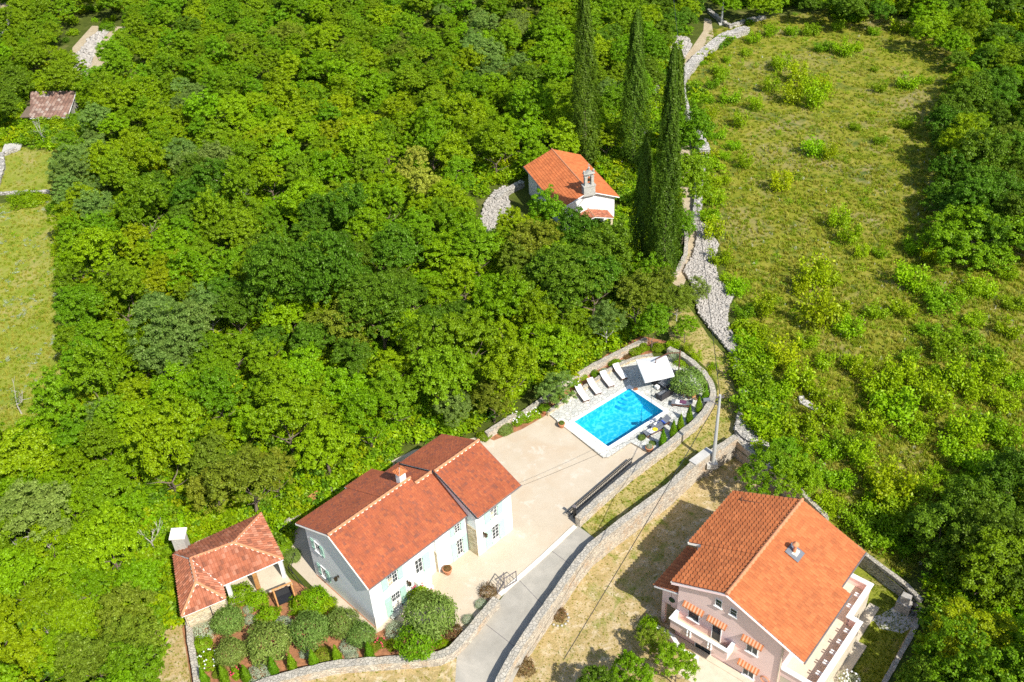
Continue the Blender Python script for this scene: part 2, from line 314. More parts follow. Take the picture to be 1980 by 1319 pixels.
UP = [(1318, 560), (1290, 540), (1310, 520), (1325, 490), (1335, 455), (1328, 425), (1316, 380), (1310, 290), (1306, 240), (1300, 200), (1296, 160), (1304, 130), (1334, 98), (1360, 60), (1362, 35), (1375, 38), (1380, 70), (1355, 102), (1332, 130), (1316, 155), (1318, 190), (1328, 240), (1334, 290), (1340, 380), (1350, 430), (1352, 470), (1340, 510)]
sheet('upper_path', gl(UP), .008, 'sandy')
sheet('garden_bed', gl([(352, 1215), (372, 1330), (400, 1345), (525, 1305), (645, 1280), (735, 1275), (850, 1265), (872, 1255), (884, 1240), (905, 1225), (870, 1215), (800, 1225), (745, 1215), (727, 1225), (700, 1222), (600, 1140), (545, 1110), (440, 1160), (360, 1200)]), .009, 'soil')
sheet('lower_verge', gl([(380, 1345), (525, 1312), (645, 1290), (800, 1280), (872, 1268), (884, 1275), (878, 1400), (360, 1400)]), .007, 'dryyard')
sheet('left_verge', gl([(290, 1200), (352, 1205), (366, 1300), (375, 1400), (230, 1400), (290, 1290)]), .006, 'dryyard')
sheet('hut_path', gl([(275, 1080), (340, 1082), (345, 1105), (280, 1106)]), .006, 'sandy')
sheet('bed_strip', gl([(945, 848), (1000, 818), (1060, 780), (1110, 735), (1180, 680), (1240, 650), (1290, 660), (1250, 690), (1190, 705), (1130, 745), (1070, 795), (1010, 830), (955, 852)]), .012, 'soil')
sheet('lawn', [tuple(at(x, y, 0)) for x, y in [(1662, 1075), (1755, 1150), (1770, 1195), (1720, 1290), (1690, 1400), (1560, 1400), (1600, 1200)]], .006, 'lawn', yard=True)
sheet('yard_paving', [tuple(at(x, y, 0)) for x, y in [(1655, 1196), (1700, 1190), (1752, 1160), (1785, 1165), (1775, 1205), (1745, 1225), (1700, 1215), (1690, 1200), (1660, 1212)]], .012, 'concrete', yard=True)
# deck: raised stone paving round the pool
DECK = [(1061, 800), (1158, 878), (1166, 884), (1176, 884), (1220, 855), (1262, 878), (1300, 848), (1340, 818), (1364, 780), (1368, 750), (1352, 722), (1300, 690), (1262, 690), (1205, 705), (1160, 728), (1110, 765)]
DZ = ZT+.2
deck = [at(x, y, DZ)[:2] for x, y in DECK]
ho = poolhole
sheet('pool_deck', deck, 0, 'paving', [ho], z=DZ)
mb = MB()
for i in range(len(deck)):
    a, b = deck[i], deck[(i+1) % len(deck)]; d = np.array(b)-a; L = np.linalg.norm(d); n_ = np.array([d[1], -d[0]])/L*.02
    mb.add([(a[0], a[1], 1.0), (b[0], b[1], 1.0), (b[0], b[1], DZ), (a[0], a[1], DZ)], [(0, 1, 2, 3)])
struct(mb.build('deck_edge', 'capstone'))
# pool
pe = empty('swimming_pool', (pc0[0], pc0[1], 0), pd, 'rectangular blue pool with white coping set in the stone deck', 'swimming pool')
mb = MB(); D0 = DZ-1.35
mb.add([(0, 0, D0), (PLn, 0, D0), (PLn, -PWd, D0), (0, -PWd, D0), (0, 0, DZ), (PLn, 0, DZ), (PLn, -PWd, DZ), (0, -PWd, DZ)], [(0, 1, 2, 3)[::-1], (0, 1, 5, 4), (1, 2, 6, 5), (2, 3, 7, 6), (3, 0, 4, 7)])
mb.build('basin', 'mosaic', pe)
mb = MB(); c = .38
for x0, x1, y0, y1 in ((-c, PLn+c, 0, c), (-c, PLn+c, -PWd-c, -PWd), (-c, 0, -PWd, 0), (PLn, PLn+c, -PWd, 0)): mb.box(x0, x1, y0, y1, DZ-.05, DZ+.03)
mb.build('coping', 'white', pe, bevel=.01)
mb = MB(); mb.add([(.001, -.001, DZ-.1), (PLn-.001, -.001, DZ-.1), (PLn-.001, -PWd+.001, DZ-.1), (.001, -PWd+.001, DZ-.1)], [(0, 1, 2, 3)[::-1]]); mb.build('water', 'water', pe)
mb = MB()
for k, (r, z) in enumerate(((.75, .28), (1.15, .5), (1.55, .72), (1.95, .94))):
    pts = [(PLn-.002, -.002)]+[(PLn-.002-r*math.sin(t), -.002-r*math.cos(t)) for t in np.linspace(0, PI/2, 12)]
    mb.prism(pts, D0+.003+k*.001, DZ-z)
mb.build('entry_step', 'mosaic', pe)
mb = MB(); mb.box(-1.15, -.45, -PWd-.5, 1.2, ZT-.1, DZ-.06+.075); mb.build('overflow_ledge', 'awnwhite', pe, bevel=.015)
# ------------------------------------------------------------------ tiled roofs
def tiled(parent, pts, mat, pitch=.27, course=.36, amp=.05, k=1., name='roof_tiles', lift=.05, under=True, seed=0):
    """pts: planar convex polygon, pts[0]->pts[1] is the eave; real waved, stepped tiles cut to the polygon"""
    P = [np.array(p, float) for p in pts]; u = P[1]-P[0]; u /= np.linalg.norm(u)
    n = np.cross(u, P[2]-P[0]); n /= np.linalg.norm(n)
    if n[2] < 0: n = -n
    v = np.cross(n, u)
    if v[2] < 0: v = -v
    q = [((p-P[0])@u, (p-P[0])@v) for p in P]
    u0, u1 = min(a for a, b in q), max(a for a, b in q); v0, v1 = min(b for a, b in q), max(b for a, b in q)
    ns = int((u1-u0)/pitch*6)+2; us = u0-.01+np.arange(ns+1)*pitch/6
    prof = amp*(.5-.5*np.cos(2*PI*(us/pitch)))**.8
    verts = []; faces = []; uvs = []; i = 0; vv = v0-.02
    while vv < v1:
        jit = rng.uniform(-.006, .006)
        rows = [(vv-.03, 0.), (vv-.028, lift+jit), (vv+course, .012)]
        o = len(verts)
        for (rv, rl) in rows:
            for uu, pr in zip(us, prof): verts.append(P[0]+u*uu+v*rv+n*(pr+rl))
        for r_ in range(2):
            for a in range(ns):
                faces.append((o+r_*(ns+1)+a, o+r_*(ns+1)+a+1, o+(r_+1)*(ns+1)+a+1, o+(r_+1)*(ns+1)+a)); uvs.append(((us[a]+us[a+1])/2/pitch+seed*37, i+.5))
        vv += course; i += 1
    bm = bmesh.new(); bv = [bm.verts.new(Vector(x)) for x in verts]; ul = bm.loops.layers.uv.new('UVMap')
    for f, uvv in zip(faces, uvs):
        bf = bm.faces.new([bv[j] for j in f])
        for l in bf.loops: l[ul].uv = uvv
    cen = sum(P)/len(P)
    for j in range(len(P)):
        a, b = P[j], P[(j+1) % len(P)]; d = (b-a)/np.linalg.norm(b-a); m_ = np.cross(d, n)
        if (cen-a)@m_ > 0: m_ = -m_
        off = .04 if j == 0 else 0
        bmesh.ops.bisect_plane(bm, geom=bm.verts[:]+bm.edges[:]+bm.faces[:], plane_co=Vector(a+m_*off), plane_no=Vector(m_), clear_outer=True)
    bmesh.ops.scale(bm, vec=(k, k, k), verts=bm.verts)
    me = bpy.data.meshes.new(name); bm.to_mesh(me); bm.free(); me.materials.append(M[mat])
    o = bpy.data.objects.new(name, me); COL.objects.link(o); o.parent = parent
    if under:
        mb = MB(); mb.slab([tuple(p-n*.012) for p in P], .1); mb.build('roof_deck', 'whitewash', parent, k=k)
    return o
def ridge(parent, a, b, k=1., r=.11, mortar='awnwhite', mat='terracotta', name='ridge_cap'):
    a, b = Vector(a), Vector(b); L = (b-a).length; n = max(1, int(L/.42)); mb = MB(); d = (b-a)/L
    side = d.cross(Vector((0, 0, 1))).normalized()
    for i in range(n):
        p, q = a+d*(i*L/n), a+d*((i+1.08)*L/n); mb.tube([p, q], [r*1.08, r*.88], 8, 0)
        for s in (-1, 1):
            c = a+d*((i+.5)*L/n)+side*s*(r*.95)-Vector((0, 0, r*.25)); mb.tube([c-d*.1, c+d*.1], .035, 5, 1)
    return mb.build(name, [mat, mortar], parent, k=k, smooth=False)
def edge_tube(parent, name, pts, r, mat, k=1.): mb = MB(); mb.tube(pts, r, 6); return mb.build(name, mat, parent, k=k)
# wall-plane mapping: axis 'b' -> wall at y=c facing -y ; 'B' facing +y ; 'a' -> wall at x=c facing -x ; 'A' facing +x
def wb(mb, ax, c, u0, u1, z0, z1, d0, d1, mi=0):
    if ax == 'b': mb.box(u0, u1, c-d1, c-d0, z0, z1, mi)
    elif ax == 'B': mb.box(u0, u1, c+d0, c+d1, z0, z1, mi)
    elif ax == 'a': mb.box(c-d1, c-d0, u0, u1, z0, z1, mi)
    else: mb.box(c+d0, c+d1, u0, u1, z0, z1, mi)
def window(parent, ax, c, u0, u1, z0, z1, nx=2, nz=3, shut=None, frame='white', name='window', k=1., sill=True, solid=0, curtain=False):
    mb = MB(); t = .045
    wb(mb, ax, c, u0, u1, z0, z0+t, -.05, .07); wb(mb, ax, c, u0, u1, z1-t, z1, -.05, .07)
    wb(mb, ax, c, u0, u0+t, z0+t, z1-t, -.05, .068); wb(mb, ax, c, u1-t, u1, z0+t, z1-t, -.05, .068)
    if solid: wb(mb, ax, c, u0+t, u1-t, z0+t, z0+t+solid, -.05, .04)
    b0 = z0+t+solid
    for i in range(1, nx):
        x = u0+t+(u1-u0-2*t)*i/nx; w = .022 if i*2 == nx else .01; wb(mb, ax, c, x-w, x+w, b0, z1-t, .02, .05)
    for j in range(1, nz):
        z = b0+(z1-t-b0)*j/nz; wb(mb, ax, c, u0+t, u1-t, z-.009, z+.009, .022, .046)
    w = mb.build(name, frame, parent, k=k)
    g = MB(); wb(g, ax, c, u0+t, u1-t, b0, z1-t, .004, .012); g.build('pane', 'glass', w, k=k)
    if curtain:
        g = MB(); wb(g, ax, c, u0+t+.02, u0+(u1-u0)*.5, b0+.05, b0+(z1-b0)*.55, .0125, .014); g.build('curtain', 'facadestone', w, k=k)
    if sill:
        g = MB(); wb(g, ax, c, u0-.08, u1+.08, z0-.07, z0-.004, -.02, .13); g.build('sill', frame, w, k=k)
    if shut:
        L, Rr, wd, h0, h1 = shut
        for s, on in ((-1, L), (1, Rr)):
            if not on: continue
            g = MB(); x0, x1 = (u0-.05-wd, u0-.05) if s < 0 else (u1+.05, u1+.05+wd)
            wb(g, ax, c, x0, x1, h0, h1, .03, .075)
            for zz in (h0+.18*(h1-h0), h0+.82*(h1-h0)): wb(g, ax, c, x0+.04, x1-.04, zz-.04, zz+.04, .075, .1)
            sh = g.build('shutter', 'mint', parent, k=k)
            hx = u0-.04 if s < 0 else u1+.04
            for zz in (h0+.15*(h1-h0), h0+.85*(h1-h0)): h = MB(); wb(h, ax, c, hx-.03, hx+.03, zz-.03, zz+.03, .076, .12); h.build('hinge', 'black', sh, k=k)
    return w
def lantern(parent, ax, c, u, z, k=1.):
    mb = MB(); wb(mb, ax, c, u-.03, u+.03, z+.05, z+.11, 0, .3); wb(mb, ax, c, u-.07, u+.07, z-.1, z+.14, 0, .03)
    wb(mb, ax, c, u-.1, u+.1, z-.24, z+.02, .2, .4); wb(mb, ax, c, u-.13, u+.13, z+.02, z+.06, .17, .43)
    mb.build('wall_lantern', 'bronze', parent, k=k)
# ================================================================== MAIN HOUSE
hs = empty('stone_villa', (HO[0], HO[1], 0), HD, 'long white two storey villa with red tiled roof and mint shutters beside the courtyard', 'house')
def gz(a): return ZT*min(max((a-A0)/(A1-A0), 0), 1)
# walls : footprint A 0..6.5 (front b=0), B 6.5..9.85 (b=-.3), C 9.85..13.85 (b=-1.45), back b=7.9 / C back 7.2
def gable(mb, a, zf, zb, zr, y0, y1, yr, th=.3, mi=0):
    mb.add([(a, y0, -.3), (a, y1, -.3), (a, y1, zb), (a, yr, zr), (a, y0, zf), (a+th, y0, -.3), (a+th, y1, -.3), (a+th, y1, zb), (a+th, yr, zr), (a+th, y0, zf)],
           [(0, 1, 2, 3, 4)[::-1], (5, 6, 7, 8, 9), (0, 4, 9, 5), (4, 3, 8, 9), (3, 2, 7, 8), (2, 1, 6, 7), (1, 0, 5, 6)], mi)
def fz(b): return 5.45+.611*(b+.3)      # front slope of A and B
mb = MB()
gable(mb, 0, fz(0)-.12, 5.95, 7.86, 0, 7.9, 3.9)
mb.box(.3, 9.85, .0, .3, -.3, fz(0)-.12) ; mb.box(6.5, 9.85, -.3, -.003, -.3, 5.36)
mb.box(.3, 7.9, 7.6, 7.9, -.3, 6.0); mb.box(7.9, 9.85, 7.6, 7.9, -.3, 5.5); mb.box(4.9, 7.9, 7.903, 8.4, -.3, 5.75)
mb.build('wall', 'white', hs)
mb = MB(); gable(mb, 9.856, 5.9, 5.95, 7.86, -1.45, 7.2, 2.95); gable(mb, 13.55, 6.07, 6., 7.92, -1.45, 7.2, 2.95)
mb.box(10.153, 13.55, -1.45, -1.15, -.3, 6.1); mb.box(10.153, 13.55, 6.9, 7.2, -.3, 6.)
mb.build('wing_wall', 'white', hs)
mb = MB(); mb.box(6.45, 6.497, -.305, -.003, 1.0, 3.6); mb.build('stone_return', 'facadestone', hs); mb = MB(); mb.box(9.8, 9.852, -1.45, -.303, 1.1, 4.3); mb.build('stone_return', 'facadestone', hs)
mb = MB(); mb.box(.0, 3.3, -.035, -.003, -.2, 1.5); mb.box(-.03, .75, -.04, -.036, -.2, 1.1); mb.build('stone_plinth', 'facadestone', hs) if False else mb.build('plinth', 'awnwhite', hs)
mb = MB(); mb.box(-.03, -.003, .05, 7.85, -.1, .1); mb.build('base_band', 'terracotta', hs)
# roofs
TA = dict(mat='tilered', pitch=.18, course=.25, amp=.045)
tiled(hs, [(-.25, -.42, 5.38), (10.1, -.42, 5.38), (10.1, 3.38, 7.69), (8.0, 3.38, 7.69), (7.95, 3.92, 8.03), (-.25, 3.92, 8.03)], seed=1, **{**TA, 'under': True}) if False else None
s_ = .611
tiled(hs, [(-.25, -.42, fz(-.42)), (7.95, -.42, fz(-.42)), (7.95, 3.92, fz(3.92)), (-.25, 3.92, fz(3.92))], seed=1, **TA)
tiled(hs, [(7.95, -.42, fz(-.42)), (10.0, -.42, fz(-.42)), (10.0, 3.4, fz(3.4)), (7.95, 3.4, fz(3.4))], seed=2, **TA)
tiled(hs, [(5.0, 8.75, 5.78), (-.25, 8.75, 5.78), (-.25, 3.92, fz(3.92)), (5.0, 3.92, fz(3.92))], seed=3, **TA)
tiled(hs, [(7.95, 9.2, 5.57), (5.0, 9.2, 5.57), (5.0, 3.92, fz(3.92)), (7.95, 3.92, fz(3.92))], seed=4, **TA)
tiled(hs, [(10.05, 8.05, 5.6), (7.95, 8.05, 5.6), (7.95, 3.4, fz(3.4)), (10.05, 3.4, fz(3.4))], seed=5, **TA)
tiled(hs, [(9.76, -1.85, 6.13), (14.65, -1.85, 6.13), (14.65, 2.95, 8.07), (9.76, 2.95, 8.07)], seed=6, **TA)
tiled(hs, [(14.65, 7.65, 5.93), (9.76, 7.65, 5.93), (9.76, 2.95, 8.07), (14.65, 2.95, 8.07)], seed=7, **TA)
ridge(hs, (-.27, 3.92, 8.1), (7.97, 3.92, 8.1), r=.13); ridge(hs, (7.99, 3.4, 7.78), (10.0, 3.4, 7.78), r=.13); ridge(hs, (9.72, 2.95, 8.15), (14.68, 2.95, 8.15), r=.13)
for pts in ([(-.27, -.5, fz(-.42)-.03), (9.9, -.5, fz(-.42)-.03)], [(9.74, -1.93, 6.1), (14.7, -1.93, 6.1)]): edge_tube(hs, 'gutter', pts, .055, 'gutter')
for pts in ([(-.27, -.42, fz(-.42)-.1), (-.27, 3.92, fz(3.92)-.1), (-.27, 8.75, 5.68)],): edge_tube(hs, 'verge', pts, .05, 'awnwhite')
edge_tube(hs, 'verge', [(9.73, -1.85, 6.05), (9.73, 2.95, 7.99), (9.73, 7.65, 5.85)], .07, 'black')
edge_tube(hs, 'verge', [(14.68, -1.85, 6.06), (14.68, 2.95, 8.0), (14.68, 7.65, 5.86)], .05, 'tilered') if False else edge_tube(hs, 'verge', [(14.68, -1.85, 6.06), (14.68, 2.95, 8.0), (14.68, 7.65, 5.86)], .05, 'gutter')
for pts in ([(-.27, 8.8, 5.75), (5., 8.8, 5.75)], [(5., 9.25, 5.54), (7.95, 9.25, 5.54)], [(10., 7.7, 5.9), (14.65, 7.7, 5.9)]): edge_tube(hs, 'eave_edge', pts, .045, 'awnwhite')
edge_tube(hs, 'downpipe', [(9.8, -.4, 5.3), (9.78, -.36, 4.9), (9.78, -.36, 1.2)], .045, 'gutter')
# chimney
cz = MB(); cz.box(7.0, 7.6, 3.95, 4.5, 7.5, 9.0); ch = cz.build('chimney', 'white', hs)
cz = MB(); cz.box(6.92, 7.68, 3.87, 4.58, 9.0, 9.08); cz.build('chimney_band', 'awnwhite', ch)
tiled(ch, [(6.9, 3.8, 9.1), (7.7, 3.8, 9.1), (7.3, 4.22, 9.5)], 'tileorange', pitch=.2, course=.25, amp=.03, name='chimney_tiles'); tiled(ch, [(7.7, 4.65, 9.1), (6.9, 4.65, 9.1), (7.3, 4.22, 9.5)], 'tileorange', pitch=.2, course=.25, amp=.03, name='chimney_tiles')
tiled(ch, [(6.9, 4.65, 9.1), (6.9, 3.8, 9.1), (7.3, 4.22, 9.5)], 'tileorange', pitch=.2, course=.25, amp=.03, name='chimney_tiles'); tiled(ch, [(7.7, 3.8, 9.1), (7.7, 4.65, 9.1), (7.3, 4.22, 9.5)], 'tileorange', pitch=.2, course=.25, amp=.03, name='chimney_tiles')
# windows and doors
window(hs, 'b', 0, 1.7, 2.68, 3.5, 4.85, 4, 3, (1, 1, .5, 3.4, 4.85), curtain=True)
window(hs, 'b', 0, 1.78, 2.62, .42, 2.42, 4, 4, (1, 1, .58, .25, 2.45), name='french_window', sill=False, solid=.25)
window(hs, 'b', 0, 4.42, 5.15, 2.25, 4.15, 2, 3, (0, 1, .75, 2.15, 4.15), name='french_window', sill=False, solid=.3)
mb = MB(); mb.box(4.1, 5.5, -.55, -.04, .6, 2.1); mb.box(4.35, 5.2, -.85, -.553, .6, 1.75); mb.box(4.35, 5.2, -1.1, -.853, .6, 1.4); mb.build('door_steps', 'awnwhite', hs)
mb = MB(); mb.box(1.3, 3.1, -.5, -.04, -.1, .4); mb.build('door_steps', 'concrete', hs)
window(hs, 'b', -.3, 8.5, 9.08, 4.15, 5.1, 2, 3, (1, 1, .42, 4.1, 5.1))
window(hs, 'b', -.3, 8.55, 9.15, 1.25, 3.3, 2, 4, (1, 1, .5, 1.2, 3.3), name='french_window', sill=False, solid=.25)
window(hs, 'b', -1.45, 11.45, 12.15, 4.3, 5.55, 4, 3, (1, 1, .62, 4.2, 5.55), curtain=True)
window(hs, 'b', -1.45, 11.45, 12.2, 1.5, 3.4, 2, 4, (1, 1, .68, 1.25, 3.4), name='french_window', sill=False, solid=.3)
lantern(hs, 'b', 0, 3.5, 2.55); lantern(hs, 'b', -1.45, 10.55, 3.45); lantern(hs, 'a', 0, 4.2, 2.85)
window(hs, 'a', 0, 6.15, 6.85, 3.95, 5.05, 2, 1, (1, 1, .42, 3.9, 5.1)); window(hs, 'a', 0, 6.1, 6.75, .95, 2.2, 2, 1, (1, 1, .42, .9, 2.2))
# ================================================================== PINK HOUSE
po = at(1300, 1215, 0); PD = R(48.4)
pk = empty('pink_house', (po[0], po[1], 0), PD, 'pink rendered house with bright orange tiled gable roof and striped awnings', 'house')
mb = MB()
def gab(mb, x, th, y0, z0, y1, z1, yr, zr, zb=-.2, mi=0):
    mb.add([(x, y0, zb), (x, y1, zb), (x, y1, z1), (x, yr, zr), (x, y0, z0), (x+th, y0, zb), (x+th, y1, zb), (x+th, y1, z1), (x+th, yr, zr), (x+th, y0, z0)],
           [(0, 1, 2, 3, 4)[::-1], (5, 6, 7, 8, 9), (0, 4, 9, 5), (4, 3, 8, 9), (3, 2, 7, 8), (2, 1, 6, 7), (1, 0, 5, 6)], mi)
RZ, RY = 7.95, -4.35
gab(mb, -.33, .3, -9.0, 6.0, -.45, 6.05, RY, RZ-.12); gab(mb, 9.9, .3, -9.0, 6.0, .6, 5.6, RY, RZ-.12)
mb.box(-.03, 9.9, -9.0, -8.7, -.2, 6.05); mb.box(-.03, 9.9, -.75, -.45, -.2, 6.1); mb.box(4.0, 9.9, -.447, .6, -.2, 5.6)
mb.build('wall', 'pinkwall', pk)
TO = dict(mat='tileorange', pitch=.26, course=.36, amp=.055, lift=.075)
TL = dict(mat='tileorange', pitch=.36, course=.4, amp=.1, lift=.09)
tiled(pk, [(-.6, -10.5, 5.5), (6.65, -10.5, 5.5), (6.65, RY, RZ), (-.6, RY, RZ)], seed=11, **TO)
tiled(pk, [(6.65, -9.75, 5.8), (10.75, -9.75, 5.8), (10.75, RY, RZ), (6.65, RY, RZ)], seed=12, **TO)
tiled(pk, [(3.85, 0.02, 6.0), (-.6, .02, 6.0), (-.6, RY, RZ), (3.85, RY, RZ)], seed=13, **TL)
tiled(pk, [(10.75, 1.25, 5.45), (3.85, 1.25, 5.45), (3.85, RY, RZ), (10.75, RY, RZ)], seed=14, **TL)
tiled(pk, [(4.6, 1.68, 4.05), (-.3, 1.68, 4.05), (-.3, -.44, 4.75), (4.6, -.44, 4.75)], seed=15, **TL)
tiled(pk, [(10.4, .3, 6.06), (7.9, .3, 6.06), (7.9, -2.9, 7.45), (10.4, -2.9, 7.45)], seed=16, **TL, under=False) if False else None
mb = MB(); mb.tube([(8.6, -3.3, 7.55), (8.6, .2, 6.1), (9.6, .2, 6.1)], .06, 6) if False else mb.tube([(9.9, .1, 6.12), (9.55, .1, 6.12), (9.55, -3.4, 7.55), (9.9, -3.4, 7.55)], .07, 6); mb.build('roof_flashing', 'darkwood', pk)
ridge(pk, (-.62, RY, RZ+.08), (10.77, RY, RZ+.08), r=.13, mat='tileorange' if False else 'terracotta', mortar='terracotta')
edge_tube(pk, 'gutter', [(-.65, -10.6, 5.45), (6.7, -10.6, 5.45)], .06, 'gutter'); edge_tube(pk, 'gutter', [(6.7, -9.85, 5.75), (10.8, -9.85, 5.75)], .06, 'gutter')
edge_tube(pk, 'gutter', [(-.6, .1, 5.95), (3.9, .1, 5.95)], .06, 'awnwhite'); edge_tube(pk, 'gutter', [(3.8, 1.33, 5.42), (10.8, 1.33, 5.42)], .06, 'awnwhite')
edge_tube(pk, 'fascia', [(-.63, -10.5, 5.38), (-.63, RY, RZ-.12), (-.63, .02, 5.88)], .06, 'pinkwall'); edge_tube(pk, 'fascia', [(3.82, .05, 5.85), (3.82, 1.3, 5.36)], .09, 'awnwhite')
# roof chimney pipe with base plate
mb = MB(); mb.box(5.9, 6.5, -6.4, -5.8, 6.9, 7.45); c_ = mb.build('chimney', 'awnwhite', pk)
mb = MB(); mb.tube([(6.2, -6.1, 7.4), (6.2, -6.1, 8.2)], .13, 10); mb.lathe([(.26, 8.2), (.26, 8.26), (.04, 8.5)], (6.2, -6.1, 0)); mb.build('flue', 'terracotta', c_)
mb = MB(); mb.slab([(5.65, -6.7, 7.17), (6.75, -6.7, 7.17), (6.75, -5.6, 7.62), (5.65, -5.6, 7.62)], .03); mb.build('flashing', 'greyfabric', c_)
# front gable: windows, awnings
def awning(parent, a, u0, u1, z, k=1.):
    n = 13; mb = MB(); w = (u1-u0)/n
    for i in range(n): mb.slab([(a-.3, u0+i*w, z-.12), (a-.3, u0+(i+1)*w, z-.12), (a-.02, u0+(i+1)*w, z+.18), (a-.02, u0+i*w, z+.18)], .03, i % 2)
    for i in range(n): mb.box(a-.315, a-.302, u0+i*w, u0+(i+1)*w, z-.24, z-.12, i % 2)
    mb.build('awning', ['awnorange', 'awnpale'], parent)
window(pk, 'a', -.33, -2.35, -1.4, 2.9, 3.95, 1, 1, frame='white'); window(pk, 'a', -.33, -4.22, -3.42, 2.05, 4.0, 1, 1, name='balcony_door', sill=False)
window(pk, 'a', -.33, -7.15, -6.25, 3.0, 3.95, 2, 1); window(pk, 'a', -.33, -7.15, -6.25, .2, 1.15, 2, 1)
window(pk, 'a', -.33, -4.0, -3.45, 5.9, 6.7, 1, 2); window(pk, 'a', -.33, -5.22, -4.65, 5.85, 6.6, 1, 2)
for u0, u1, z in ((-2.7, -1.0, 4.35), (-4.6, -3.05, 4.3), (-7.5, -5.85, 4.35), (-7.5, -5.85, 1.5)): awning(pk, -.33, u0, u1, z)
window(pk, 'a', -.33, -3.6, -2.2, -.1, 1.35, 1, 1, name='garage_door', sill=False)
# porch block on the left corner
mb = MB(); mb.box(0.05, .35, .35, 1.1, 2.5, 4.1); mb.box(.05, .35, -.447, 1.1, 2.5, 4.1) if False else None
mb.box(.35, 4.3, .8, 1.1, 2.2, 4.1); mb.box(.05, .35, -.447, .3, 2.4, 4.15); mb.box(.05, .35, .8, 1.1, -.2, 2.4); mb.box(4.0, 4.3, .803, 1.1, -.2, 2.2)
mb.box(.05, 4.3, -.447, 1.1, -.3, -.21) ; mb.build('porch_wall', 'pinkwall', pk)
mb = MB(); mb.tube([(.06, .25, 3.2), (.0, .25, 3.2)], .26, 20); mb.build('oval_window', 'glass', pk)
# front balcony
mb = MB(); z0 = 1.95
mb.box(-1.2, -.333, -5.3, -.5, z0, z0+.15); mb.build('balcony_floor', 'terrace', pk)
mb = MB(); mb.box(-1.3, -1.2, -5.3, -.5, z0, z0+1.0); mb.box(-1.2, -.333, -5.3, -5.2, z0+.153, z0+1.0); mb.box(-1.2, -.333, -.6, -.5, z0+.153, z0+1.0); bp_ = mb.build('balcony_parapet', 'pinkwall', pk)
mb = MB(); mb.box(-1.4, -1.12, -5.4, -.4, z0+1.003, z0+1.08); mb.box(-1.12, -.333, -5.4, -5.12, z0+1.003, z0+1.075); mb.box(-1.12, -.333, -.68, -.4, z0+1.003, z0+1.075)
for u in (-2.0, -2.25, -3.75, -4.0): mb.lathe([(.05, 0), (.09, .15), (.05, .35), (.09, .5), (.05, .75)], (-1.36, u, z0+.2), 8)
mb.build('balustrade', 'white', bp_)
# terrace on the right side, at upper floor height
mb = MB(); zt = 2.35
mb.prism([(-.3, -11.7), (6.7, -11.7), (6.7, -10.9), (10.4, -10.9), (10.4, -9.003), (-.3, -9.003)], -.2, zt); mb.build('terrace', 'terrace', pk)
mb = MB(); t = .16
def par(x0, x1, y0, y1, zz=.0): mb.box(x0, x1, y0, y1, zt+.003, zt+.8+zz)
par(-.3, 6.7, -11.7-.02, -11.7+t); par(6.7-t, 6.7+.02, -11.54, -10.9+t, .002); par(6.54, 10.4, -10.92, -10.9+t, .001); par(10.4-t, 10.42, -10.74, -9.0, .002); par(-.32, -.3+t, -11.53, -9.0, .001)
tp = mb.build('terrace_parapet', 'pinkwall', pk)
mb = MB(); q = .1
for x0, x1, y0, y1, z_ in ((-.4, 6.8, -11.85, -11.45, 0), (6.45, 6.85, -11.45, -10.65, .003), (6.45, 10.55, -11.03, -10.65, .006), (10.15, 10.55, -10.65, -9., .003), (-.42, -.05, -11.45, -9, .003)): mb.box(x0, x1, y0, y1, zt+.8, zt+.88+z_)
for x in (.9, 2.0, 3.1, 4.2, 5.4): mb.box(x, x+.1, -11.5, -11.0, zt+.55, zt+.65); mb.box(x+.22, x+.32, -11.5, -11.0, zt+.55, zt+.65)
for x in (7.6, 8.9): mb.box(x, x+.1, -10.7, -10.2, zt+.55, zt+.65); mb.box(x+.22, x+.32, -10.7, -10.2, zt+.55, zt+.65)
mb.build('terrace_coping', 'white', tp)
mb = MB(); mb.box(-.6, 7.3, -12.4, -11.703, -.2, .3); mb.box(6.703, 11.2, -11.7, -10.903, -.2, .28); mb.build('skirt_ledge', 'terrace', pk)
edge_tube(pk, 'downpipe', [(-.4, -8.9, 5.9), (-.4, -8.9, -.1)], .05, 'terrace')
mb = MB(); mb.tube([(-.4, -8.0+.32*math.cos(t), 1.0+.32*math.sin(t)) for t in np.linspace(0, 2*PI, 20)], .04, 6); mb.build('hose_ring', 'terracotta', pk)
mb = MB(); mb.box(-3.2, -.9, -11.5, -2.5, -.05, .05); mb.box(-.9, -.4, -12, .2, -.02, .12); struct(mb.build('house_pavement', 'terrace', None)); pv_ = bpy.data.objects['house_pavement']; pv_.location = (po[0], po[1], 0); pv_.rotation_euler = (0, 0, PD)
# ================================================================== CHAPEL
KC = (65-1.2)/65
cq = at(1082.3, 432.8, 0); cO = np.array([0, 0, 65.])+(cq-np.array([0, 0, 65.]))*KC; CD = R(107.6)
cp = empty('chapel', (cO[0], cO[1], 1.2), CD, 'small white chapel with orange roof and stone bell gable by tall cypresses', 'chapel')
mb = MB(); gab(mb, -2.75, .3, -6.25, 3.95, .8, 3.95, -2.7, 5.4); gab(mb, 8.7, .3, -6.25, 3.95, .8, 3.95, -2.7, 5.4)
mb.box(-2.45, 8.7, .5, .8, -.2, 4.); mb.box(-2.45, 8.7, -6.25, -5.95, -.2, 4.); mb.build('wall', 'white', cp, k=KC)
TC = dict(mat='tilechapel', pitch=.22, course=.34, amp=.035, k=KC)
tiled(cp, [(9.35, 1.25, 3.9), (-3.15, 1.25, 3.9), (-3.15, -2.72, 5.55), (9.35, -2.72, 5.55)], seed=21, **TC)
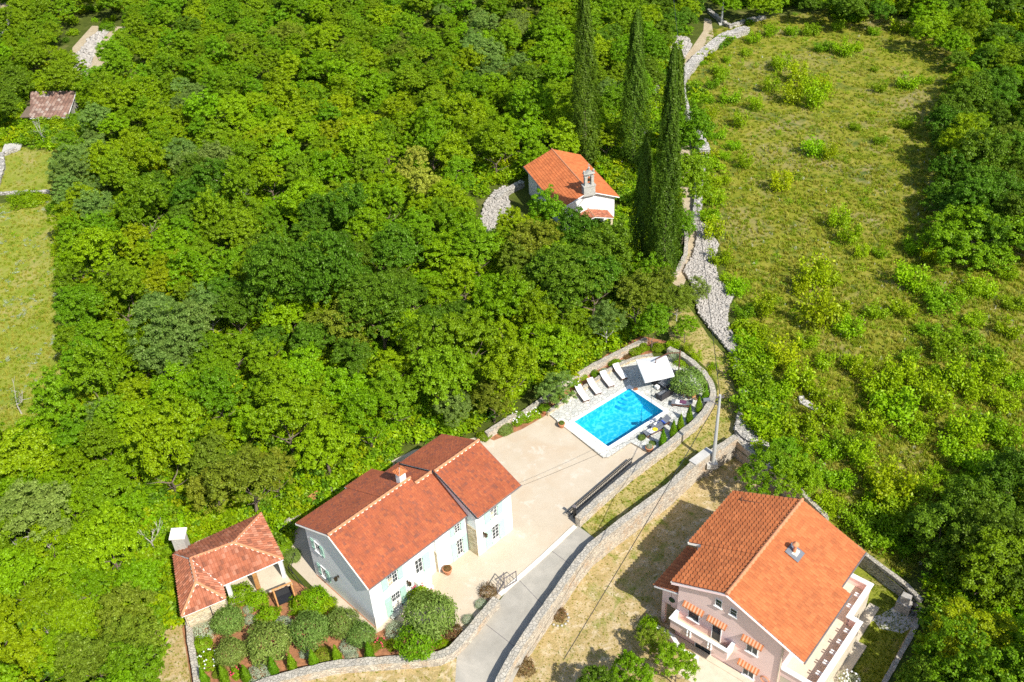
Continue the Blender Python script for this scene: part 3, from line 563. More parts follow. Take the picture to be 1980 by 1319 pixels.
tiled(cp, [(-3.15, -6.7, 3.9), (9.35, -6.7, 3.9), (9.35, -2.72, 5.55), (-3.15, -2.72, 5.55)], seed=22, **TC)
ridge(cp, (-3.15, -2.72, 5.6), (9.4, -2.72, 5.6), k=KC, r=.1, mortar='tilechapel' if False else 'terracotta')
edge_tube(cp, 'gutter', [(-3.2, 1.33, 3.85), (9.4, 1.33, 3.85)], .06, 'gutter', KC); edge_tube(cp, 'verge', [(-3.18, 1.25, 3.85), (-3.18, -2.72, 5.5), (-3.18, -6.7, 3.85)], .06, 'white', KC)
mb = MB(); wb(mb, 'B', .8, 5.3, 5.6, 1.9, 3.4, 0, .02); mb.build('slit_window', 'black', cp, k=KC)
# porch roof in front of the facade
tiled(cp, [(-2.8, -.3, 2.2), (-4.9, -.3, 2.2), (-4.9, -2.72, 2.95), (-2.8, -2.72, 2.95)], seed=23, mat='tilebrown', pitch=.26, course=.34, amp=.05, k=KC)
tiled(cp, [(-4.9, -5.2, 2.2), (-2.8, -5.2, 2.2), (-2.8, -2.72, 2.95), (-4.9, -2.72, 2.95)], seed=24, mat='tilebrown', pitch=.26, course=.34, amp=.05, k=KC)
ridge(cp, (-4.9, -2.72, 3.02), (-2.8, -2.72, 3.02), k=KC, r=.09)
mb = MB()
for y in (-.5, -5.0): mb.box(-4.8, -4.5, y-.15, y+.15, -.2, 2.2)
mb.build('porch_pillar', 'facadestone', cp, k=KC)
# bell gable
bx = -2.95; by = -2.72
mb = MB(); mb.box(bx-.3, bx+.4, by-.75, by+.75, 5.0, 6.25); mb.box(bx-.35, bx+.45, by-.82, by+.82, 6.25, 6.4)
for s in (-1, 1): mb.box(bx-.2, bx+.25, by+s*.42-.17, by+s*.42+.17, 6.4, 7.5); mb.box(bx-.26, bx+.31, by+s*.42-.2, by+s*.42+.2, 7.5, 7.6)
for t in range(8):
    a0, a1 = PI*t/8, PI*(t+1)/8; mb.prism([(0, 0)]*3, 0, 0) if False else mb.box(bx-.2, bx+.25, by+.26*math.cos((a0+a1)/2)-.09, by+.26*math.cos((a0+a1)/2)+.09, 7.6, 7.62+.26*(1-math.sin((a0+a1)/2))+.28+t*.001)
mb.box(bx-.28, bx+.33, by-.7, by+.7, 7.9, 8.02)
mb.add([(bx-.25, by-.5, 8.02), (bx-.25, by+.5, 8.02), (bx-.25, by, 8.45), (bx+.3, by-.5, 8.02), (bx+.3, by+.5, 8.02), (bx+.3, by, 8.45)], [(0, 2, 1), (3, 4, 5), (0, 3, 5, 2), (1, 2, 5, 4), (0, 1, 4, 3)])
for y, z in ((by-.62, 8.02), (by+.62, 8.02), (by, 8.42)): mb.lathe([(.06, 0), (.06, .1), (.13, .2), (.13, .3), (.04, .42)], (bx, y, z), 8)
bg_ = mb.build('bell_gable', 'limestone', cp, k=KC)
mb = MB(); mb.lathe([(.2, 0), (.17, .08), (.11, .3), (.04, .38)], (bx, by, 6.95), 12); mb.build('bell', 'bronze', bg_, k=KC)
mb = MB(); mb.box(bx-.02, bx+.02, by-.02, by+.02, 8.8, 9.25); mb.box(bx-.02, bx+.02, by-.13, by+.13, 9.05, 9.09); mb.build('cross', 'limestone', bg_, k=KC)
mb = MB(); mb.box(-2.78, -2.752, by-.45, by+.45, 0, 2.1); mb.build('door', 'darkwood', cp, k=KC)
edge_tube(cp, 'lightning_cable', [(-3.2, by+.4, 5.1), (-3.0, .6, 1.8)], .02, 'black', KC)
# ================================================================== PAVILION
vo = at(320+425/3.89, 980+600/3.89, 2.6)
VD = R(27.5)
pvn = empty('garden_pavilion', (vo[0], vo[1], 0), 0, 'low open garden pavilion with weathered red tiled hip roof and pale chimney', 'pavilion')
ez = 2.6; rz = 4.1
def px2(px, py, z): p = at(320+px/3.89, 980+py/3.89, z); return (p[0]-vo[0], p[1]-vo[1], z)
c0, c1, c2, c3, c4, c5, c6 = [px2(x, y, ez) for x, y in ((62, 355), (125, 825), (450, 690), (425, 595), (885, 395), (720, 55), (190, 262))]
r1, r2, r3 = px2(515, 275, rz), px2(190, 395, rz), px2(230, 570, rz)
print('pavilion', [tuple(round(v, 2) for v in p) for p in (c0, c1, c2, c3, c4, c5, c6, r1, r2, r3)])
TB = dict(mat='tilebrown', pitch=.27, course=.4, amp=.085, lift=.07)
def planar(pts):   # put the last points on the plane of the first three
    a, b, c = [np.array(p) for p in pts[:3]]; n = np.cross(b-a, c-a); out = [tuple(a), tuple(b), tuple(c)]
    for p in pts[3:]: out.append((p[0], p[1], a[2]-(n[0]*(p[0]-a[0])+n[1]*(p[1]-a[1]))/n[2]))
    return out
tiled(pvn, planar([c3, c4, r1, r2]), seed=31, **TB); tiled(pvn, [c4, c5, r1], seed=32, **TB)
c5b = (c5[0]*.999, c5[1]*.999, c5[2]); tiled(pvn, planar([c5, c0, r2, r1]), seed=33, **TB)
tiled(pvn, planar([c0, c1, r3, r2]), seed=34, **TB); tiled(pvn, [c1, c2, r3], seed=35, **TB); tiled(pvn, planar([c2, c3, r2, r3]), seed=36, **TB)
for a, b in ((c4, r1), (c5, r1), (r1, r2), (r2, r3), (r3, c1), (r3, c2)): ridge(pvn, (a[0], a[1], a[2]+.1), (b[0], b[1], b[2]+.12), r=.12, mortar='awnwhite')
edge_tube(pvn, 'valley_gutter', [(c3[0], c3[1], c3[2]+.05), (r2[0], r2[1], r2[2]+.06)], .09, 'awnwhite')
for a, b in ((c0, c1), (c1, c2), (c3, c4)): edge_tube(pvn, 'gutter', [(a[0], a[1], a[2]-.06), (b[0], b[1], b[2]-.06)], .06, 'whitewash')
def ins(p, c, f): return (p[0]+(c[0]-p[0])*f, p[1]+(c[1]-p[1])*f)
mb = MB()
def wallseg(mb, a, b, z0, z1, th=.25, mi=0):
    a, b = np.array(a[:2]), np.array(b[:2]); d = b-a; n = np.array([-d[1], d[0]])/np.linalg.norm(d)*th/2
    mb.prism([tuple(a-n), tuple(b-n), tuple(b+n), tuple(a+n)], z0, z1, mi)
ctr = ((c0[0]+c2[0])/2, (c0[1]+c2[1])/2)
i0, i1, i2 = ins(c0, ctr, .12), ins(c1, ctr, .12), ins(c2, ctr, .14)
wallseg(mb, i0, i1, -.2, ez); wallseg(mb, i1, i2, -.2, ez-.02); wallseg(mb, i2, ins(c3, ctr, .1), -.2, ez-.01)
ctr2 = ((c3[0]+c5[0])/2, (c3[1]+c5[1])/2); i5, i4 = ins(c5, ctr2, .1), ins(c4, ctr2, .12); wallseg(mb, i5, ins(c6, ctr2, .12), -.2, ez); wallseg(mb, ins(c6, ctr2, .12), i0, -.2, ez-.015)
mb.build('wall', 'facadestone', pvn)
for f in (.04, .5, .97):
    p = (c3[0]+(i4[0]-c3[0])*f+.15, c3[1]+(i4[1]-c3[1])*f+.25); mb = MB(); mb.box(p[0]-.14, p[0]+.14, p[1]-.14, p[1]+.14, 0, ez-.05); mb.build('column', 'white' if f != .5 else 'wood', pvn)
mb = MB(); mb.prism([(c3[0]-.6, c3[1]-.2), (c4[0]+.4, c4[1]-.5), (c5[0], c5[1]-.8), (c6[0], c6[1]-.8)], -.05, .1); mb.build('floor', 'terrace', pvn)
cc = px2(128, 300, 2.6)
mb = MB(); mb.box(cc[0]-.5, cc[0]+.5, cc[1]-.42, cc[1]+.42, 0, 3.75); chm = mb.build('chimney', 'limestone', pvn)
mb = MB(); mb.slab([(cc[0]-.64, cc[1]-.54, 4.12), (cc[0]+.64, cc[1]-.54, 4.12), (cc[0]+.64, cc[1]+.54, 4.3), (cc[0]-.64, cc[1]+.54, 4.3)], .12); mb.build('chimney_cap', 'awnwhite', chm)
mb = MB()
for sx in (-.4, .4):
    for sy in (-.32, .32): mb.box(cc[0]+sx-.1, cc[0]+sx+.1, cc[1]+sy-.1, cc[1]+sy+.1, 3.753, 4.08)
mb.build('chimney_post', 'limestone', chm)
edge_tube(pvn, 'downpipe', [(i2[0]-.9, i2[1]-.65, ez-.1), (i2[0]-.9, i2[1]-.65, .1)], .04, 'darkmetal')
# ================================================================== FOLIAGE PROTOTYPES
def leafmesh(name, C, Nn, size, mat, aspect=.62, rnd=None):
    """rhombic leaves at C facing Nn; 'rnd' is the leaf's own colour value"""
    n = len(C); Nn = Nn/np.linalg.norm(Nn, axis=1, keepdims=True); t = rng.normal(size=(n, 3)); t = np.cross(Nn, t); t /= np.linalg.norm(t, axis=1, keepdims=True)+1e-9
    b = np.cross(Nn, t); sz = size*rng.uniform(.7, 1.3, (n, 1)) if np.isscalar(size) else size[:, None]*rng.uniform(.75, 1.25, (n, 1))
    V = np.empty((n, 4, 3)); V[:, 0] = C-t*sz; V[:, 1] = C-b*sz*aspect+Nn*sz*.12; V[:, 2] = C+t*sz; V[:, 3] = C+b*sz*aspect+Nn*sz*.12
    me = bpy.data.meshes.new(name); me.vertices.add(4*n); me.vertices.foreach_set('co', V.ravel()); me.loops.add(4*n); me.loops.foreach_set('vertex_index', np.arange(4*n, dtype=np.int32))
    me.polygons.add(n); me.polygons.foreach_set('loop_start', np.arange(0, 4*n, 4, dtype=np.int32)); me.polygons.foreach_set('loop_total', np.full(n, 4, np.int32))
    me.update(); a = me.attributes.new('rnd', 'FLOAT', 'POINT'); r = rng.uniform(0, 1, n) if rnd is None else rnd; a.data.foreach_set('value', np.repeat(r, 4).astype(np.float32))
    me.materials.append(M[mat]); return me
def sphdir(n, upmin=-1.):
    d = rng.normal(size=(n*4, 3)); d /= np.linalg.norm(d, axis=1, keepdims=True); d = d[d[:, 2] > upmin]
    while len(d) < n: e = rng.normal(size=(n*4, 3)); e /= np.linalg.norm(e, axis=1, keepdims=True); d = np.vstack([d, e[e[:, 2] > upmin]])
    return d[:n]
def crown(name, mat, lobes=7, clumps=30, leaves=62, leaf=.095, flat=.85, cl=.3, spread=.6, lr=.5, up=.42, height=None):
    """unit crown: radius about 1 x scale 3 m; built in metres for a 3 m crown"""
    Rr = 3.; C = []; Nn = []; rd = []
    L = [(np.array([0, 0, .25*Rr*flat]), lr*1.1)]
    for i in range(lobes):
        a = 2*PI*i/lobes+rng.uniform(-.3, .3); q = rng.uniform(.75, 1.1)*spread*Rr; L.append((np.array([q*math.cos(a), q*math.sin(a), rng.uniform(-.35, .25)*Rr*flat]), lr*rng.uniform(.75, 1.1)))
    for c, r in L:
        r = r*Rr; d = sphdir(clumps, -.35)
        for dd in d:
            cc = c+dd*r*np.array([1, 1, flat])*rng.uniform(.62, 1.1); cr = cl*rng.uniform(.6, 1.35)
            tone = rng.normal(0, .1); k = int(leaves*rng.uniform(.7, 1.2))
            e = sphdir(k, -.4); rad = rng.uniform(.25, 1.1, (k, 1))*cr; C.append(cc+e*rad*np.array([1.15, 1.15, .75])); Nn.append(e*.55+dd*.25+np.array([0, 0, up])+rng.normal(0, .5, (k, 3)))
            rd.append(np.clip(rng.beta(2, 2, k)*.9+tone, 0, 1))
    C = np.vstack(C); C[:, 2] += Rr*flat
    return leafmesh(name, C, np.vstack(Nn), leaf, mat, rnd=np.concatenate(rd))
def trunkmesh(name, h=4., r=.16, limbs=5, spread=1.8, mat='bark'):
    mb = MB(); pts = [(0, 0, -.4)]; x = y = 0
    for i in range(1, 5): x += random.uniform(-.12, .12); y += random.uniform(-.12, .12); pts.append((x, y, h*.7*i/4))
    mb.tube(pts, [r*1.3, r, r*.85, r*.7, r*.5], 7)
    for k in range(limbs):
        a = 2*PI*k/limbs+random.uniform(-.4, .4); i = random.choice((2, 3, 4)); p = pts[i]; e = spread*random.uniform(.7, 1.1)
        mb.tube([p, (p[0]+e*.5*math.cos(a), p[1]+e*.5*math.sin(a), p[2]+h*.16), (p[0]+e*math.cos(a+.2), p[1]+e*math.sin(a+.2), p[2]+h*.34)], [r*.5, r*.34, r*.1], 5)
    me = bpy.data.meshes.new(name); me.from_pydata(mb.v, [], mb.f); me.materials.append(M[mat]); return me
CR = {}
for kind, n, kw in (('bright', 4, {}), ('mid', 3, {}), ('dark', 3, dict(clumps=32, cl=.32)), ('yellow', 2, {}), ('grey', 3, dict(leaf=.08, leaves=75, cl=.3)), ('olive', 2, dict(leaf=.085)), ('gold', 1, dict(leaf=.09))):
    CR[kind] = [crown('crown_'+kind, 'lf_'+kind, lobes=int(rng.integers(5, 9)), spread=rng.uniform(.55, .68), lr=rng.uniform(.42, .52), flat=rng.uniform(1.0, 1.3), **kw) for _ in range(n)]
CR['oak'] = [crown('crown_oak', 'lf_dark', lobes=10, clumps=56, leaves=52, leaf=.065, cl=.21, spread=.6, lr=.44, flat=1.05), crown('crown_oak', 'lf_mid', lobes=11, clumps=50, leaves=52, leaf=.065, cl=.21, spread=.62, lr=.42, flat=1.)]
CR['cedar'] = [crown('crown_cedar', 'lf_mid', lobes=9, clumps=44, leaves=60, leaf=.075, cl=.26, flat=1.35, spread=.48, lr=.5)]
TR = [trunkmesh('trunk', 4.2, .15, 6) for _ in range(3)]; TRP = [trunkmesh('trunk', 4.2, .13, 7, 2.2, 'palebark') for _ in range(2)]
# --- cypress: tall, upright sprays
def cypress_mesh(h, r, mat='lf_cypress', n=15000, leaf=.15, lean=0., prof=None):
    z = rng.uniform(0, 1, n)**.85; P = prof or (lambda z: np.minimum(1, (z*9)**.5)*(1-z**2.4)**.6*(.85+.15*np.sin(z*5+1)))
    a = rng.uniform(0, 2*PI, n); rib = 1+.17*np.sin(a*3+z*9)+.13*np.sin(a*7-z*31)+.1*np.sin(a*11+z*67)+rng.normal(0, .06, n); rr = r*P(z)*rib*rng.uniform(.72, 1.05, n)
    C = np.stack([rr*np.cos(a), rr*np.sin(a), z*h+rng.normal(0, .05, n)], 1); Nn = np.stack([np.cos(a), np.sin(a), np.full(n, .25)], 1)+rng.normal(0, .4, (n, 3))
    rd = np.clip(rng.beta(2, 2.5, n)*.9+.15*np.sin(a*3+z*9)+.1*np.sin(a*5+z*40), 0, 1)
    # sprays are long upright blades: stretch vertically
    me = leafmesh('foliage', C, Nn, leaf, mat, .5, rd); return me
# --- round garden bush: fine leaves on one dome with ragged tips
def dome_mesh(name, mat, n=3200, leaf=.06, R_=1., flat=.8, rag=.12, upl=.3, lump=.1):
    d = sphdir(n, -.45); ph = rng.uniform(0, 6, 3); f = 1+lump*(np.sin(d[:, 0]*5+ph[0])+np.sin(d[:, 1]*6+ph[1])+np.sin(d[:, 2]*7+ph[2]))+rng.normal(0, rag, n)*.5-rng.uniform(0, .22, n)
    C = d*f[:, None]*R_*np.array([1, 1, flat]); C[:, 2] += R_*flat*.55
    Nn = d+rng.normal(0, .6, (n, 3)); Nn[:, 2] += upl; return leafmesh(name, C, Nn, leaf, mat, .4)
def shoots_mesh(name, mat, ns=14, R_=1., h=1.6, leaf=.075, per=75, out=.5):
    """leafy shrub made of separate upright or arching leafy shoots"""
    C = []; Nn = []; rd = []
    for i in range(ns):
        a = rng.uniform(0, 2*PI); q = R_*math.sqrt(rng.uniform(0, 1))*.55; hh = h*rng.uniform(.45, 1.05); o_ = R_*rng.uniform(.1, out)
        t = rng.uniform(.1, 1, per)**.8; x = (q+o_*t)*math.cos(a); y = (q+o_*t)*math.sin(a); z = hh*t*(1-.15*t)
        w = .26*R_*(1.15-t*.75); P = np.stack([x, y, z], 1)+rng.normal(0, 1, (per, 3))*w[:, None]*np.array([1, 1, .5]); P[:, 2] = np.maximum(P[:, 2], .03)
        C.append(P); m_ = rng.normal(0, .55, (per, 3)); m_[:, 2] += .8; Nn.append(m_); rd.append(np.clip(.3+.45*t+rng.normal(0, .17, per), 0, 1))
    return leafmesh(name, np.vstack(C), np.vstack(Nn), leaf, mat, .6, np.concatenate(rd))
def tuft_mesh(mat, n=16, h=.32, w=.02, spread=.16):
    V = []; Fs = []; rd = []
    for i in range(n):
        a = rng.uniform(0, 2*PI); q = spread*math.sqrt(rng.uniform(0, 1)); x, y = q*math.cos(a), q*math.sin(a); a2 = rng.uniform(0, 2*PI); l = h*rng.uniform(.5, 1.1); bx_, by_ = l*.55*math.cos(a2)*rng.uniform(.3, 1.2), l*.55*math.sin(a2)*rng.uniform(.3, 1.2)
        sx, sy = -math.sin(a2)*w, math.cos(a2)*w; o = len(V); V += [(x-sx, y-sy, -.02), (x+sx, y+sy, -.02), (x+bx_*.4+sx, y+by_*.4+sy, l*.6), (x+bx_*.4-sx, y+by_*.4-sy, l*.6), (x+bx_, y+by_, l)]
        Fs += [(o, o+1, o+2, o+3), (o+3, o+2, o+4)]; rd += [rng.uniform(0, 1)]*5
    me = bpy.data.meshes.new('tuft'); me.from_pydata(V, [], Fs); me.materials.append(M[mat]); at_ = me.attributes.new('rnd', 'FLOAT', 'POINT'); at_.data.foreach_set('value', rd); return me
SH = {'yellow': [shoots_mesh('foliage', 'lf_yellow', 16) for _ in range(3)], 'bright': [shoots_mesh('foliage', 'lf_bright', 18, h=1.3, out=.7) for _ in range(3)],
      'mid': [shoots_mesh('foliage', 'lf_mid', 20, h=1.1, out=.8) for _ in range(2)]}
# --- scatter of stuff through geometry nodes
def scatter(name, pts, sc, protos, label, cat, tilt=0., kind='stuff'):
    pts = np.array(pts, float); n = len(pts)
    me = bpy.data.meshes.new(name); me.vertices.add(n); me.vertices.foreach_set('co', pts.ravel()); me.update()
    def attr(nm, t, v): a = me.attributes.new(nm, t, 'POINT'); a.data.foreach_set('vector' if t == 'FLOAT_VECTOR' else 'value', v)
    attr('sc', 'FLOAT', np.asarray(sc, np.float32)); attr('pi', 'INT', rng.integers(0, len(protos), n).astype(np.int32))
    rot = np.stack([rng.uniform(-tilt, tilt, n), rng.uniform(-tilt, tilt, n), rng.uniform(0, 2*PI, n)], 1).astype(np.float32); attr('ro', 'FLOAT_VECTOR', rot.ravel())
    o = bpy.data.objects.new(name, me); COL.objects.link(o)
    pc = bpy.data.collections.new(name+'_source')
    for i, p in enumerate(protos):
        q = bpy.data.objects.new('source_%02d' % i, p); pc.objects.link(q)
    g = bpy.data.node_groups.new(name, 'GeometryNodeTree'); g.interface.new_socket('Geometry', in_out='INPUT', socket_type='NodeSocketGeometry'); g.interface.new_socket('Geometry', in_out='OUTPUT', socket_type='NodeSocketGeometry')
    gi = g.nodes.new('NodeGroupInput'); go = g.nodes.new('NodeGroupOutput'); ip = g.nodes.new('GeometryNodeInstanceOnPoints'); ci = g.nodes.new('GeometryNodeCollectionInfo')
    ci.inputs['Collection'].default_value = pc; ci.inputs['Separate Children'].default_value = True; ci.inputs['Reset Children'].default_value = True
    def na(nm, t): a = g.nodes.new('GeometryNodeInputNamedAttribute'); a.data_type = t; a.inputs['Name'].default_value = nm; return a.outputs['Attribute']
    lk = g.links.new; lk(gi.outputs[0], ip.inputs['Points']); lk(ci.outputs[0], ip.inputs['Instance']); ip.inputs['Pick Instance'].default_value = True
    lk(na('pi', 'INT'), ip.inputs['Instance Index']); lk(na('ro', 'FLOAT_VECTOR'), ip.inputs['Rotation']); lk(na('sc', 'FLOAT'), ip.inputs['Scale']); lk(ip.outputs[0], go.inputs[0])
    md = o.modifiers.new('scatter', 'NODES'); md.node_group = g
    return tag(o, label, cat, kind=kind)
def pxsample(poly, n, excl=()):
    """random places inside a pixel polygon, mapped to the ground"""
    P = np.array(poly); x0, y0 = P.min(0); x1, y1 = P.max(0); out = []
    while len(out) < n:
        x, y = rng.uniform(x0, x1), rng.uniform(y0, y1)
        if inpoly(x, y, poly) and not any(inpoly(x, y, e) for e in excl): out.append((x, y))
    return out
# ================================================================== WALLS
def resample(pts, step):
    out = [np.array(pts[0][:2], float)]
    for a, b in zip(pts[:-1], pts[1:]):
        a, b = np.array(a[:2]), np.array(b[:2]); n = max(1, int(np.linalg.norm(b-a)/step)); out += [a+(b-a)*(i+1)/n for i in range(n)]
    return out
def stonewall(name, pts, top, wd, label, mat='stonewall', cap='capstone', base=None, jit=.03, ground=None, group=None, capt=.08, topj=.02):
    P = resample(pts, .45); n = len(P); gh = ground or hz; o = empty(name, (P[0][0], P[0][1], 0), 0, label, 'wall', group); ox, oy = P[0]
    tops = [(top(i/(n-1)) if callable(top) else top) for i in range(n)]
    def ring(i, w, z, j):
        d = P[min(i+1, n-1)]-P[max(i-1, 0)]; d = d/np.linalg.norm(d); m_ = np.array([-d[1], d[0]])*w/2
        return [(P[i][0]-ox+s*m_[0]+rng.uniform(-j, j), P[i][1]-oy+s*m_[1]+rng.uniform(-j, j), z+rng.uniform(-topj, topj)) for s in (1, -1)]
    for nm, w, f0, f1, mt in (('wall_body', wd, lambda i: (base if base is not None else gh(*P[i])-.3), lambda i: gh(*P[i])+tops[i]-(capt if cap else 0), mat),) + ((('coping', wd+.05, lambda i: gh(*P[i])+tops[i]-capt, lambda i: gh(*P[i])+tops[i], cap),) if cap else ()):
        mb = MB(); vs = []; fs = []
        for i in range(n): vs += ring(i, w, f0(i), jit)+ring(i, w, f1(i), jit)
        for i in range(n-1):
            a = 4*i; b = a+4; fs += [(a, a+2, b+2, b), (a+3, a+1, b+1, b+3), (a+2, a+3, b+3, b+2), (a+1, a, b, b+1)]
        fs += [(0, 1, 3, 2), (4*n-4, 4*n-2, 4*n-1, 4*n-3)]; mb.add(vs, fs); mb.build(nm, mt, o)
    return o
W1 = [(1293, 672), (1318, 684), (1338, 698), (1362, 720), (1375, 740), (1380, 758), (1375, 776), (1362, 796), (1342, 817), (1322, 832), (1302, 851), (1262, 880), (1218, 913), (1165, 958), (1117, 1002)]
stonewall('courtyard_wall', [gp(x, y, 1.0) for x, y in W1], 1.0, .5, 'curved pale stone wall wrapping round the pool deck down to the sliding gate')
stonewall('lane_wall', w2, 1.1, .55, 'long curved stone retaining wall between the lane and the pink house yard', base=-.2)
stonewall('yard_side_wall', [at(x, y, 2.0) for x, y in SW[:4]], 2.0, .35, 'short plastered side wall running back from the utility pole', ground=lambda x, y: 0., mat='stonewall')
stonewall('yard_back_wall', [at(x, y, 1.6) for x, y in [(1600, 1010), (1673, 1070), (1753, 1130), (1783, 1160)]], 1.6, .3, 'grey stone wall behind the terrace of the pink house', ground=lambda x, y: 0., mat='drystone')
stonewall('yard_corner_wall', [at(x, y, 1.3) for x, y in [(1783, 1175), (1780, 1195), (1741, 1265), (1710, 1319), (1670, 1390)]], 1.3, .3, 'grey wall edging the lawn at the right of the pink house', ground=lambda x, y: 0.)
W3 = [(960, 1157), (946, 1172), (918, 1207), (888, 1240), (872, 1256), (849, 1266), (802, 1272), (735, 1277), (700, 1279), (646, 1284), (577, 1300), (520, 1316), (440, 1342), (390, 1360)]
stonewall('garden_wall', [gp(x, y, .9) for x, y in W3], .9, .6, 'pale stone wall round the lower edge of the villa garden')
stonewall('garden_side_wall', [gp(x, y, .8) for x, y in [(364, 1200), (368, 1240), (375, 1280), (381, 1319), (388, 1362)]], .8, .42, 'straight pale wall down the left side of the villa garden')
stonewall('kerb', [gp(x, y, .08) for x, y in [(966, 1150), (985, 1133), (1046, 1079), (1112, 1017)]], .1, .35, 'low pale kerb between the courtyard and the grey lane', cap=None, mat='awnwhite', jit=.005, topj=.003)
BW = [(540, 1020), (600, 975), (650, 940)]
stonewall('rear_wall', [gp(x, y, .8) for x, y in BW], .8, .4, 'low stone wall behind the back of the villa')
stonewall('terrace_wall', [gp(x, y, .7) for x, y in [(940, 838), (985, 808), (1010, 800), (1045, 775), (1100, 735), (1150, 705), (1200, 680), (1250, 655)]], .8, .4, 'stone wall at the wood edge above the loungers')
stonewall('bed_wall', [gp(x, y, .5) for x, y in [(1058, 797), (1085, 778), (1112, 758), (1150, 735), (1185, 710), (1215, 697), (1235, 690), (1262, 686)]], .55, .3, 'low stone edging of the flower bed behind the loungers', mat='facadestone')
stonewall('chapel_lane_wall', [gp(x, y, .9) for x, y in [(1290, 532), (1312, 518), (1326, 490), (1328, 455), (1322, 430)]], .9, .4, 'curved plastered stone wall along the sandy lane below the chapel')
def drywall(name, px, top, wd, label): return stonewall(name, [gp(x, y, top) for x, y in px], top, wd, label, mat='drystone', cap='drystone', jit=.09, topj=.1, capt=.12)
drywall('dry_stone_wall', [(1363, 290), (1346, 250), (1330, 223), (1317, 189), (1314, 155), (1330, 130), (1356, 102), (1383, 80), (1402, 66), (1444, 52)], 1.1, 1.5, 'grey dry stone wall curling along the right side of the upper lane')
drywall('dry_stone_wall', [(1366, 296), (1356, 325), (1350, 360), (1350, 395), (1344, 425)], .7, 1., 'dry stone wall linking the upper lane to the rubble bank')
drywall('dry_stone_wall', [(1426, 706), (1440, 735), (1442, 770), (1436, 800), (1430, 832)], .7, .9, 'dry stone wall between the grassy lane and the scrub above the utility pole')
drywall('dry_stone_wall', [(1370, 17), (1395, 38), (1412, 48), (1440, 38), (1480, 30)], .6, .6, 'dry stone wall bending round the far lamp pole')
drywall('dry_stone_wall', [(1580, 790), (1552, 775), (1548, 765)], .4, .5, 'short run of loose stones in the middle of the scrub field')
drywall('dry_stone_wall', [(-20, 85), (10, 60), (20, 20), (22, -20)], .6, .6, 'dry stone wall in the far left corner beside a pale track')
drywall('dry_stone_wall', [(-10, 360), (4, 320), (2, 295), (30, 285)], .6, .6, 'dry stone wall left of the small clearing under the old shed')
drywall('dry_stone_wall', [(0, 372), (40, 370), (95, 368)], .4, .35, 'low wall along the bottom of the small clearing')
drywall('dry_stone_wall', [(1010, 350), (985, 362), (960, 380)], .8, .7, 'dry stone wall behind the left corner of the chapel')
drywall('dry_stone_wall', [(1430, 830), (1450, 845), (1480, 862), (1492, 885), (1497, 905)], .7, .9, 'broken dry stone wall behind the yard side wall')
drywall('dry_stone_wall', [(1800, 8), (1860, 2), (1900, -6)], .6, .6, 'dry stone wall among trees in the far right corner')
# rubble heaps: mound plus stones
def stone_proto():
    bm = bmesh.new(); bmesh.ops.create_icosphere(bm, subdivisions=1, radius=1)
    for v in bm.verts: v.co *= random.uniform(.7, 1.15); v.co.z *= .6
    me = bpy.data.meshes.new('stone'); bm.to_mesh(me); bm.free(); me.materials.append(M['greystone']); return me
SP = [stone_proto() for _ in range(5)]
def rubble(name, px, n, label, s0=.1, s1=.26, hgt=.35):
    poly = gl(px); cx = sum(p[0] for p in poly)/len(poly); cy = sum(p[1] for p in poly)/len(poly)
    P = [];
    for x, y in pxsample(px, n):
        p = gp(x, y); P.append((p[0], p[1], p[2]+hgt*rng.uniform(.6, 1.1)))
    mb = MB(); mb.prism([(p[0], p[1]) for p in poly], lambda x, y: hz(x, y)-.1, lambda x, y: hz(x, y)+hgt*.85); b = mb.build(name, 'drystone'); tag(b, label, 'rubble', kind='stuff')
    s = scatter(name+'_stones', P, rng.uniform(s0, s1, n)*rng.uniform(.6, 1.3, n), SP, 'loose grey stones lying on the '+label.split(' ', 1)[1] if False else 'loose stones of the '+label, 'rubble', 1.2)
RUB = [(1345, 478), (1338, 500), (1322, 527), (1336, 552), (1351, 611), (1369, 633), (1387, 655), (1405, 675), (1424, 708), (1436, 700), (1434, 682), (1411, 641), (1405, 616), (1411, 590), (1419, 575), (1400, 555), (1388, 541), (1380, 505), (1389, 476), (1372, 450), (1353, 430), (1339, 415), (1336, 430), (1348, 455)]
rubble('rubble_bank', RUB, 5200, 'broad grey rubble bank beside the lane', .08, .2)
rubble('rubble_bank', [(1317, 195), (1334, 225), (1350, 255), (1364, 300), (1350, 285), (1336, 250), (1326, 240)], 500, 'narrow rubble strip right of the upper lane')
rubble('rubble_bank', [(1287, 80), (1300, 73), (1330, 75), (1338, 90), (1325, 112), (1310, 124), (1300, 110)], 750, 'pale rubble heap at the top of the upper lane')
rubble('rubble_bank', [(1262, 160), (1276, 165), (1268, 220), (1260, 300), (1225, 330), (1200, 345), (1180, 330), (1165, 320), (1175, 300), (1215, 285), (1245, 250)], 1600, 'rubble strip between the tall cypresses')
rubble('rubble_bank', [(938, 395), (958, 372), (978, 362), (984, 385), (990, 425), (962, 440), (938, 456), (926, 440)], 1000, 'rubble heap left of the chapel', .09, .22)
rubble('rubble_bank', [(1428, 800), (1440, 830), (1475, 850), (1496, 880), (1498, 905), (1470, 880), (1430, 862), (1420, 835)], 700, 'rubble by the end of the lane wall')
rubble('rubble_bank', [(142, 145), (150, 105), (172, 78), (195, 60), (212, 62), (186, 92), (178, 120), (165, 145)], 330, 'rocks in the far left clearing', .2, .5, .2)
rubble('rubble_bank', [(1085, 745), (1130, 715), (1170, 695), (1180, 700), (1130, 730), (1090, 755)], 260, 'loose stones above the terrace wall', .08, .16, .3)
